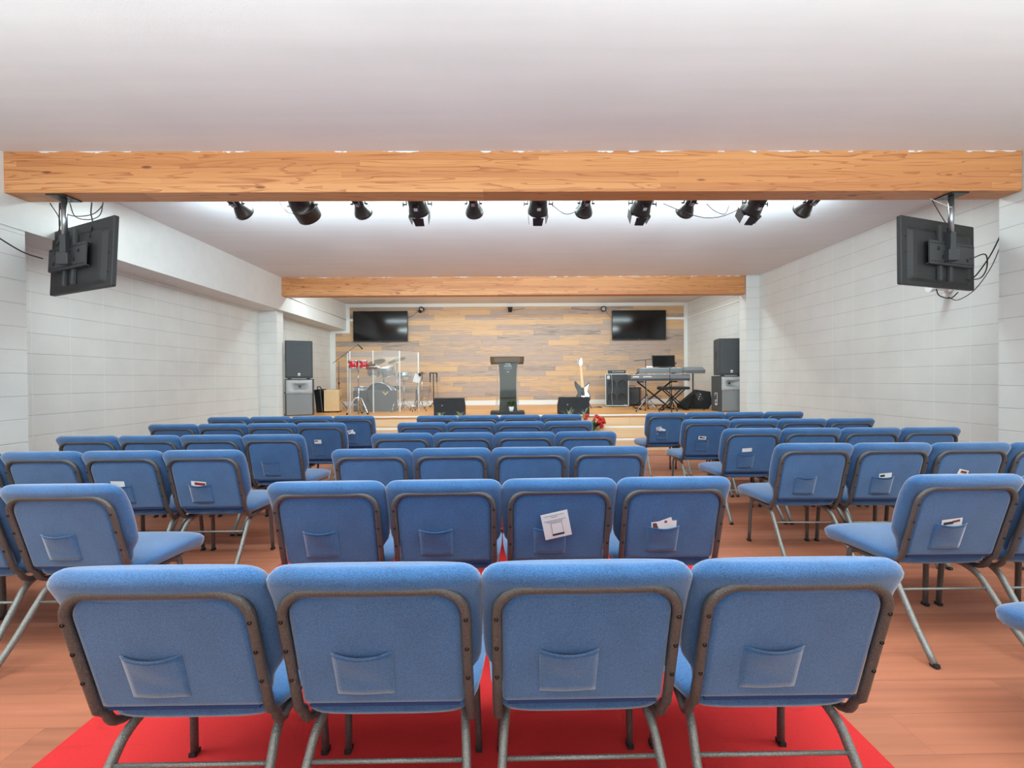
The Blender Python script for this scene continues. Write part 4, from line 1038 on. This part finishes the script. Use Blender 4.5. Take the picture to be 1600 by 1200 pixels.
cable('black cable at the foot of the left subwoofer', [(-4.50, 9.3, ST+.45), (-4.53, 9.1, ST+.25), (-4.50, 8.95, ST+.06), (-4.55, 8.85, ST+.008), (-4.46, 8.80, ST+.008)], .009)
cable('red and black leads near the combo amplifier', [(3.36, 11.3, ST+.2), (3.42, 11.2, ST+.05), (3.36, 11.1, ST+.006), (3.5, 11.0, ST+.006)], .006, 'flower_red')

# ------------------------------------------------------------------ wall televisions and little wall spots
for x0, x1, z0, z1, lab in ((-4.035, -2.60, 2.325, 3.125, 'flat black television on the plank wall, left'), (2.83, 4.27, 2.325, 3.11, 'flat black television on the plank wall, right')):
    t = thing('wall_television', lab, 'television', ((x0+x1)/2, YB-.09, (z0+z1)/2), 0, 'televisions on the plank wall')
    W, H = x1-x0, z1-z0
    s = MB(); s.box((0, 0, 0), (W, .045, H), bev=.006); obj('housing', s, 'black_plastic', t)
    s = MB(); s.box((0, -.0235, .006), (W-.022, .002, H-.034)); obj('screen', s, 'screen_black', t)
    s = MB(); s.box((0, -.024, -H/2+.008), (.04, .003, .006)); obj('logo', s, 'horn_grey', t)
    s = MB(); s.box((0, .045, 0), (.5, .05, .4)); obj('wall_bracket', s, 'dark_metal', t)
for x, rx, rzz, lab in ((-2.255, 62, 35, 'little black spot lamp on the plank wall beside the left television'), (.117, 10, 0, 'little black spot lamp at the middle of the plank wall top'), (2.60, 80, -5, 'little black spot lamp on the plank wall beside the right television')):
    t = thing('wall_spotlight', lab, 'spotlight', (x, YB-.10, 3.13), 0, 'spot lamps on the plank wall')
    s = MB(); s.box((0, .085, .06), (.06, .03, .06), bev=.004); obj('bracket', s, 'black_plastic', t)
    s = MB(); s.tube([(0, .07, .05), (0, .02, .03), (0, 0, 0)], .010, 8); obj('arm', s, 'black_plastic', t)
    M = Tm((0, 0, 0), (R(rx), 0, R(rzz)))
    s = MB(); s.lathe([(.03, -.05), (.05, -.04), (.055, .04), (.075, .08), (.072, .085), (.05, .07), (0, .06)], 24, M, caps=False); h = obj('lamp_head', s, 'black_plastic', t)
    s = MB(); s.lathe([(0, .066), (.05, .066), (.05, .070), (0, .072)], 20, M, caps=False); obj('lens', s, 'horn_grey', h)
for pts, lab in (([(-2.31, YB-.04, 3.16), (-2.45, YB-.03, 3.03), (-2.60, YB-.05, 2.95)], 'thin lead from the left wall spot to its television'), ([(.17, YB-.04, 3.14), (.32, YB-.03, 3.16), (.50, YB-.03, 3.19)], 'thin lead from the middle wall spot'),
                 ([(2.55, YB-.04, 3.15), (2.25, YB-.03, 3.13), (1.75, YB-.03, 3.19)], 'thin lead running left from the right wall spot'), ([(2.66, YB-.04, 3.12), (2.74, YB-.03, 3.02), (2.82, YB-.05, 2.92)], 'thin lead from the right wall spot to its television')):
    cable(lab, pts, .004, 'cable_black', 'leads of the wall spots', 14, 'wall_lead')

# ------------------------------------------------------------------ stage lamps behind the first beam
pipe = MB(); pipe.cyl((-3.1, 4.42, 3.13), (3.4, 4.42, 3.13), .024); o = obj('lighting_pipe', pipe, 'dark_metal'); tag(o, 'dark pipe behind the near timber beam carrying the stage lamps', 'pipe')
for x in (-2.9, -.1, 3.2):
    s = MB(); s.cyl((x, 4.42, 3.15), (x, 4.42, HC), .012); s.box((x, 4.42, HC-.004), (.1, .1, .008)); obj('pipe_hanger', s, 'dark_metal', o)
def lamp_common(t, tz):
    s = MB(); s.box((0, 0, 0), (.045, .06, .06), bev=.006); obj('clamp', s, 'dark_metal', t)
def small_lamp(x, label, pitch=-26, yaw=None, lens=True):
    yaw = x*4.0 if yaw is None else yaw
    t = thing('stage_lamp', label, 'stage lamp', (x, 4.42, 3.13), R(yaw), 'small stage lamps behind the near beam')
    lamp_common(t, 0)
    M = Tm((0, .10, -.13), (R(-90+pitch), 0, 0)) @ Matrix.Identity(4)
    M = Tm((0, .09, -.135)) @ Matrix.Rotation(R(-(90-pitch)), 4, 'X') if False else Tm((0, .07, -.115), (R(-(90+(-pitch))), 0, 0))
    s = MB(); s.lathe([(.0, -.14), (.035, -.14), (.042, -.12), (.042, -.02), (.05, .01), (.072, .05), (.085, .085), (.09, .09), (.09, .115), (.082, .118), (.078, .09), (0, .07)], 28, M, caps=False); bd = obj('lamp_body', s, 'dark_metal', t)
    s = MB(); s.lathe([(.086, .088), (.096, .088), (.096, .104), (.086, .104)], 8, M, caps=False); obj('filter_frame', s, 'dark_metal', bd)
    s = MB(); s.box((0, .046, -.06), (.052, .02, .09), M=M, bev=.003); obj('heat_housing', s, 'black_plastic', bd)
    s = MB(); s.box((0, .058, -.04), (.034, .003, .036), M=M); obj('rating_label', s, 'horn_grey', bd)
    s = MB(); s.lathe([(0, .08), (.077, .08), (.077, .083), (0, .086)], 24, M, caps=False); obj('lens', s, 'lens_glow' if lens else 'horn_grey', bd)
    for sx in (-1, 1):
        s = MB(); s.box((sx*.062, .035, -.06), (.005, .022, .13), rot=(R(25), 0, 0)); s.cyl((sx*.058, .06, -.115), (sx*.085, .06, -.115), .008); obj('yoke_arm', s, 'dark_metal', t)
    s = MB(); s.box((0, .012, -.008), (.13, .022, .005)); obj('yoke_top', s, 'dark_metal', t)
def door_lamp(x, label, pitch=-36, yaw=None):
    yaw = x*4.0 if yaw is None else yaw
    t = thing('barn_door_lamp', label, 'stage lamp', (x, 4.42, 3.13), R(yaw), 'barn door stage lamps behind the near beam')
    lamp_common(t, 0)
    M = Tm((0, .07, -.13), (R(-(90+(-pitch))), 0, 0))
    s = MB(); s.lathe([(.0, -.13), (.06, -.13), (.082, -.11), (.088, .0), (.10, .05), (.10, .075), (.09, .075), (0, .06)], 28, M, caps=False); bd = obj('lamp_body', s, 'dark_metal', t)
    s = MB(); s.box((0, .088, -.03), (.06, .02, .07), M=M, bev=.003); obj('heat_housing', s, 'black_plastic', bd)
    s = MB(); s.box((0, .099, -.02), (.036, .003, .030), M=M); obj('rating_label', s, 'horn_grey', bd)
    s = MB(); s.lathe([(0, .066), (.088, .066), (.088, .069), (0, .072)], 24, M, caps=False); obj('lens', s, 'lens_glow', bd)
    for k in range(4):
        a = R(90*k); Mk = M @ Matrix.Rotation(a, 4, 'Z') @ Tm((0, .098, .075), (R(9), 0, 0)); w0, w1 = (.055, .045) if k % 2 == 0 else (.07, .06)
        s = MB(); s.add([(-w0, 0, 0), (w0, 0, 0), (w1, 0, .10), (-w1, 0, .10), (-w0, .003, 0), (w0, .003, 0), (w1, .003, .10), (-w1, .003, .10)], [(0, 1, 2, 3), (7, 6, 5, 4), (0, 4, 5, 1), (1, 5, 6, 2), (2, 6, 7, 3), (3, 7, 4, 0)], M=Mk)
        obj('barn_door', s, 'dark_metal' if k % 2 else 'black_plastic', bd)
    for sx in (-1, 1):
        s = MB(); s.box((sx*.105, .035, -.06), (.005, .024, .14), rot=(R(22), 0, 0)); s.cyl((sx*.10, .06, -.12), (sx*.135, .06, -.12), .007); s.box((sx*.14, .06, -.12), (.008, .010, .045), bev=.002); obj('yoke_arm', s, 'dark_metal', t)
    s = MB(); s.box((0, .012, .005), (.215, .024, .005)); obj('yoke_top', s, 'dark_metal', t)
def snoot_lamp(x, label, pitch=-32, yaw=-8):
    t = thing('snoot_lamp', label, 'stage lamp', (x, 4.42, 3.13), R(yaw))
    lamp_common(t, 0)
    M = Tm((0, .09, -.125), (R(-(90+(-pitch))), 0, 0))
    s = MB(); s.lathe([(.0, -.20), (.05, -.195), (.085, -.15), (.115, -.06), (.12, .0), (.123, .0), (.123, .02), (.12, .02), (.118, .13), (.112, .13), (.11, .0), (0, -.02)], 36, M, caps=False); bd = obj('lamp_body', s, 'dark_metal', t)
    s = MB(); s.lathe([(0, .0), (.108, .0), (.108, .004), (0, .01)], 28, M, caps=False); obj('lens', s, 'lens_glow', bd)
    s = MB(); s.lathe([(.0, -.235), (.045, -.235), (.05, -.20), (.04, -.19)], 20, M, caps=False); obj('end_cap', s, 'black_plastic', bd)
    for sx in (-1, 1):
        s = MB(); s.box((sx*.13, .04, -.055), (.006, .026, .15), rot=(R(25), 0, 0)); s.cyl((sx*.125, .075, -.12), (sx*.16, .075, -.12), .010); obj('yoke_arm', s, 'steel', t)
    s = MB(); s.box((0, .012, .012), (.265, .026, .006)); obj('yoke_top', s, 'dark_metal', t)
    s = MB(); s.tube(bez([(-.10, -.01, -.01), (-.19, 0, -.09), (-.14, .05, -.19), (-.05, .04, -.20)], 18), .004, 6); obj('safety_cable', s, 'steel', t)
small_lamp(-2.62, 'small stage lamp farthest left behind the beam, leaning right')
snoot_lamp(-1.99, 'large round stage lamp with a long black snoot, second from left')
small_lamp(-1.43, 'small stage lamp between the snoot lamp and the first barn door lamp')
door_lamp(-.86, 'barn door stage lamp nearest the left of the beam')
small_lamp(-.31, 'small stage lamp just left of the beam middle')
door_lamp(.33, 'barn door stage lamp nearest the beam middle')
small_lamp(.80, 'small stage lamp right of the middle barn door lamp')
door_lamp(1.36, 'barn door stage lamp third from the left')
small_lamp(1.83, 'small stage lamp with cable loops on both sides')
door_lamp(2.48, 'barn door stage lamp farthest right')
small_lamp(3.03, 'small stage lamp farthest right behind the beam, leaning left', lens=False)
for lab, pts in (('short cable sagging under the beam middle', [(.47, 4.45, 2.98), (.60, 4.45, 2.90), (.78, 4.45, 2.96)]),
                 ('long cable looping between the right stage lamps', [(1.55, 4.45, 3.0), (1.72, 4.45, 2.93), (1.95, 4.45, 2.86), (2.15, 4.45, 2.88), (2.35, 4.45, 2.97)]),
                 ('thin crossing cable near the right barn door lamp', [(1.98, 4.46, 3.0), (2.06, 4.46, 2.93), (2.16, 4.46, 2.90), (2.20, 4.46, 2.98)])):
    cable(lab, pts, .0035, 'cable_black', 'cables hanging under the near beam', 14, 'lamp_cable')
# light thrown by the stage lamps
for k, (x, tx, e) in enumerate(((-2.0, -2.6, 40), (-.86, -.6, 28), (.33, .5, 28), (1.36, 1.5, 28), (2.48, 3.0, 40))):
    l = bpy.data.lights.new('stage_spot', 'SPOT'); l.energy = e; l.spot_size = R(62); l.spot_blend = .35; l.shadow_soft_size = .05; l.color = (.92, .96, 1)
    o = bpy.data.objects.new('stage_spot', l); COL.objects.link(o); o.location = (x, 4.72, 2.86)
    d = Vector((tx, 10.6, 1.2))-Vector(o.location); o.rotation_euler = d.to_track_quat('-Z', 'Y').to_euler()

# ------------------------------------------------------------------ televisions hung from the near beam, seen from behind
def hung_tv(px, py, yaw, label, ox, tilt, sgn):
    zt = HC-.348
    t = thing('hanging_television', label, 'television', (px, py, zt), 0, 'televisions hung from the near beam')
    s = MB(); s.box((0, .0, -.006), (.16, .17, .010), bev=.002); obj('ceiling_plate', s, 'dark_metal', t)
    s = MB(); s.cyl((0, 0, -.01), (0, 0, -.34), .021); obj('pole', s, 'steel', t)
    s = MB(); s.box((0, 0, -.42), (.050, .050, .18), bev=.004); s.box((0, -.005, -.535), (.10, .06, .10), bev=.006); M0 = Tm((0, 0, 0), (0, 0, yaw)); obj('pole_bracket', s, 'tv_mount', t)
    M = Tm((0, 0, -.49), (0, 0, yaw)) @ Tm((ox, .13, 0), (R(tilt), 0, 0))
    W, H = 1.06, .61
    s = MB(); s.loft([[(x*k, y, z*k) for x, z in rounded(W/2, H/2, .012)] for y, k in ((-.018, .985), (-.012, 1), (.016, 1), (.018, .995))], smooth=False, M=M)
    s.loft([[(x, y, z-.03) for x, z in rounded(W/2*k, H/2*k*.92, .03)] for y, k in ((-.050, .70), (-.044, .78), (-.016, .86))], smooth=False, M=M); tv = obj('housing', s, 'tv_back', t)
    s = MB(); s.box((0, .019, 0), (W-.03, .002, H-.03), M=M); obj('screen', s, 'screen_black', tv)
    for k in range(5):
        s = MB(); s.box((-.22+.11*k, -.0515, .19), (.07, .002, .006), M=M); obj('vent_slot', s, 'rubber_black', tv)
    for zz in (.12, -.02, -.18):
        s = MB(); s.cyl((-sgn*-.47, -.022, zz), (-sgn*-.47, -.016, zz), .007, M=M, n=8); obj('screw', s, 'rubber_black', tv)
    s = MB(); s.box((sgn*.30, -.046, -.14), (.015, .004, .05), M=M); obj('label_strip', s, 'speaker_grey', tv)
    # slotted wall plate and two rails
    for dx in (-.11, .04):
        s = MB(); s.box((dx-sgn*.02, -.066, -.01), (.035, .028, .50), M=M, bev=.004); obj('vesa_rail', s, 'tv_mount', t)
    Mp = M @ Tm((-.03*sgn, -.095, -.02))
    s = MB(); s.box((0, 0, 0), (.64, .012, .20), M=Mp); s.box((0, .012, .10), (.64, .03, .008), M=Mp); s.box((0, .012, -.10), (.64, .03, .008), M=Mp); pl = obj('mount_plate', s, 'tv_mount', t)
    for k in range(14):
        for zz in (.082, -.082):
            s = MB(); s.box((-.29+.0446*k, -.0075, zz), (.022, .003, .008), M=Mp); obj('plate_slot', s, 'rubber_black', pl)
    for dx, dz in ((-.20, .035), (-.06, .035), (-.13, -.035), (.22, -.04)):
        s = MB(); s.lathe([(0, 0), (.017, 0), (.017, .003), (0, .003)], 16, Mp @ Tm((dx*-sgn, -.006, dz), (R(90), 0, 0)), caps=False); obj('plate_hole', s, 'rubber_black', pl)
    return t
hung_tv(-3.84, 4.03, R(-25), 'black television back hanging from the left end of the near beam', -.02, -3, 1)
hung_tv(3.985, 4.03, R(18.5), 'black television back hanging from the right end of the near beam', .05, -.5, -1)
# cables by the hung televisions
zb = HC-.348
for lab, pts, r, mt in (
    ('grey cable loops hanging beside the left television pole', [(-3.98, 4.14, zb), (-3.97, 4.15, zb-.08), (-3.85, 4.15, zb-.12), (-3.70, 4.15, zb-.10), (-3.62, 4.15, zb-.03), (-3.60, 4.14, zb)], .004, 'cable_black'),
    ('second lower cable loop beside the left television pole', [(-3.90, 4.145, zb), (-3.86, 4.15, zb-.12), (-3.74, 4.15, zb-.15), (-3.64, 4.15, zb-.11), (-3.60, 4.14, zb)], .004, 'cable_black'),
    ('thin lead dropping behind the left television', [(-4.08, 4.15, zb), (-4.04, 4.2, zb-.15), (-4.03, 4.14, zb-.35), (-3.93, 4.03, zb-.50)], .004, 'cable_black'),
    ('bluish lead dropping left of the pole of the left television', [(-3.99, 4.145, zb), (-4.0, 4.15, zb-.20), (-3.96, 4.12, zb-.32), (-3.90, 4.02, zb-.42)], .005, 'cable_black'),
    ('lead curving right of the pole to the left television', [(-3.70, 4.14, zb), (-3.70, 4.13, zb-.10), (-3.66, 4.10, zb-.20), (-3.60, 4.0, zb-.36)], .005, 'cable_black'),
    ('black cable swinging from the left pillar to the left television', [(-4.24, 3.60, 2.62), (-4.18, 3.8, 2.50), (-4.12, 3.95, 2.41), (-4.02, 4.02, 2.37)], .006, 'cable_black'),
    ('white cord on the pole of the right television', [(3.86, 4.10, zb), (3.90, 4.06, zb-.05), (3.965, 4.0, zb-.12)], .004, 'cable_white'),
    ('black lead running down left of the right television pole', [(3.87, 4.10, zb), (3.90, 4.05, zb-.15), (3.95, 3.99, zb-.34)], .004, 'cable_black'),
    ('black cable bowing from the right television to the wall', [(4.62, 4.16, 2.82), (4.62, 4.18, 2.66), (4.54, 4.2, 2.44), (4.40, 4.2, 2.24), (4.32, 4.2, 2.18)], .006, 'cable_black'),
    ('grey cable bowing lower from the right television to the wall', [(4.62, 4.2, 2.50), (4.54, 4.21, 2.30), (4.40, 4.22, 2.10), (4.22, 4.2, 2.0), (4.08, 4.15, 2.02)], .004, 'speaker_grey'),
    ('black loop on the back of the right television', [(4.10, 3.97, 2.32), (4.22, 3.96, 2.36), (4.30, 4.02, 2.26), (4.22, 4.0, 2.16), (4.05, 3.96, 2.14)], .005, 'cable_black'),
    ('black loop hanging under the right television', [(3.90, 4.08, 2.08), (3.93, 4.08, 2.02), (4.05, 4.1, 2.0), (4.16, 4.14, 2.06)], .005, 'cable_black')):
    cable(lab, pts, r, mt, 'cables around the hanging televisions', 20, 'tv_cable')
# small white wall fitting behind the right television and a dark knob under the left soffit
t = thing('wall_lamp', 'white round fitting on the right block wall beneath the hanging television', 'fitting', (XR-.002, 4.95, 2.25))
s = MB(); s.lathe([(0, 0), (.05, 0), (.05, .02), (0, .025)], 20, Tm((0, 0, 0), (0, R(-90), 0))); obj('base', s, 'white_plastic', t)
s = MB(); s.tube([(-.02, 0, 0), (-.16, -.02, .01), (-.26, -.03, 0)], [.02, .035, .04], 16); obj('head', s, 'white_plastic', t)
s = MB(); s.box((XS+.02, 4.86, HS+.07), (.04, .05, .05), bev=.004); o = obj('sensor_box', s, 'dark_metal'); tag(o, 'tiny dark square box on the left soffit beside the television', 'sensor')
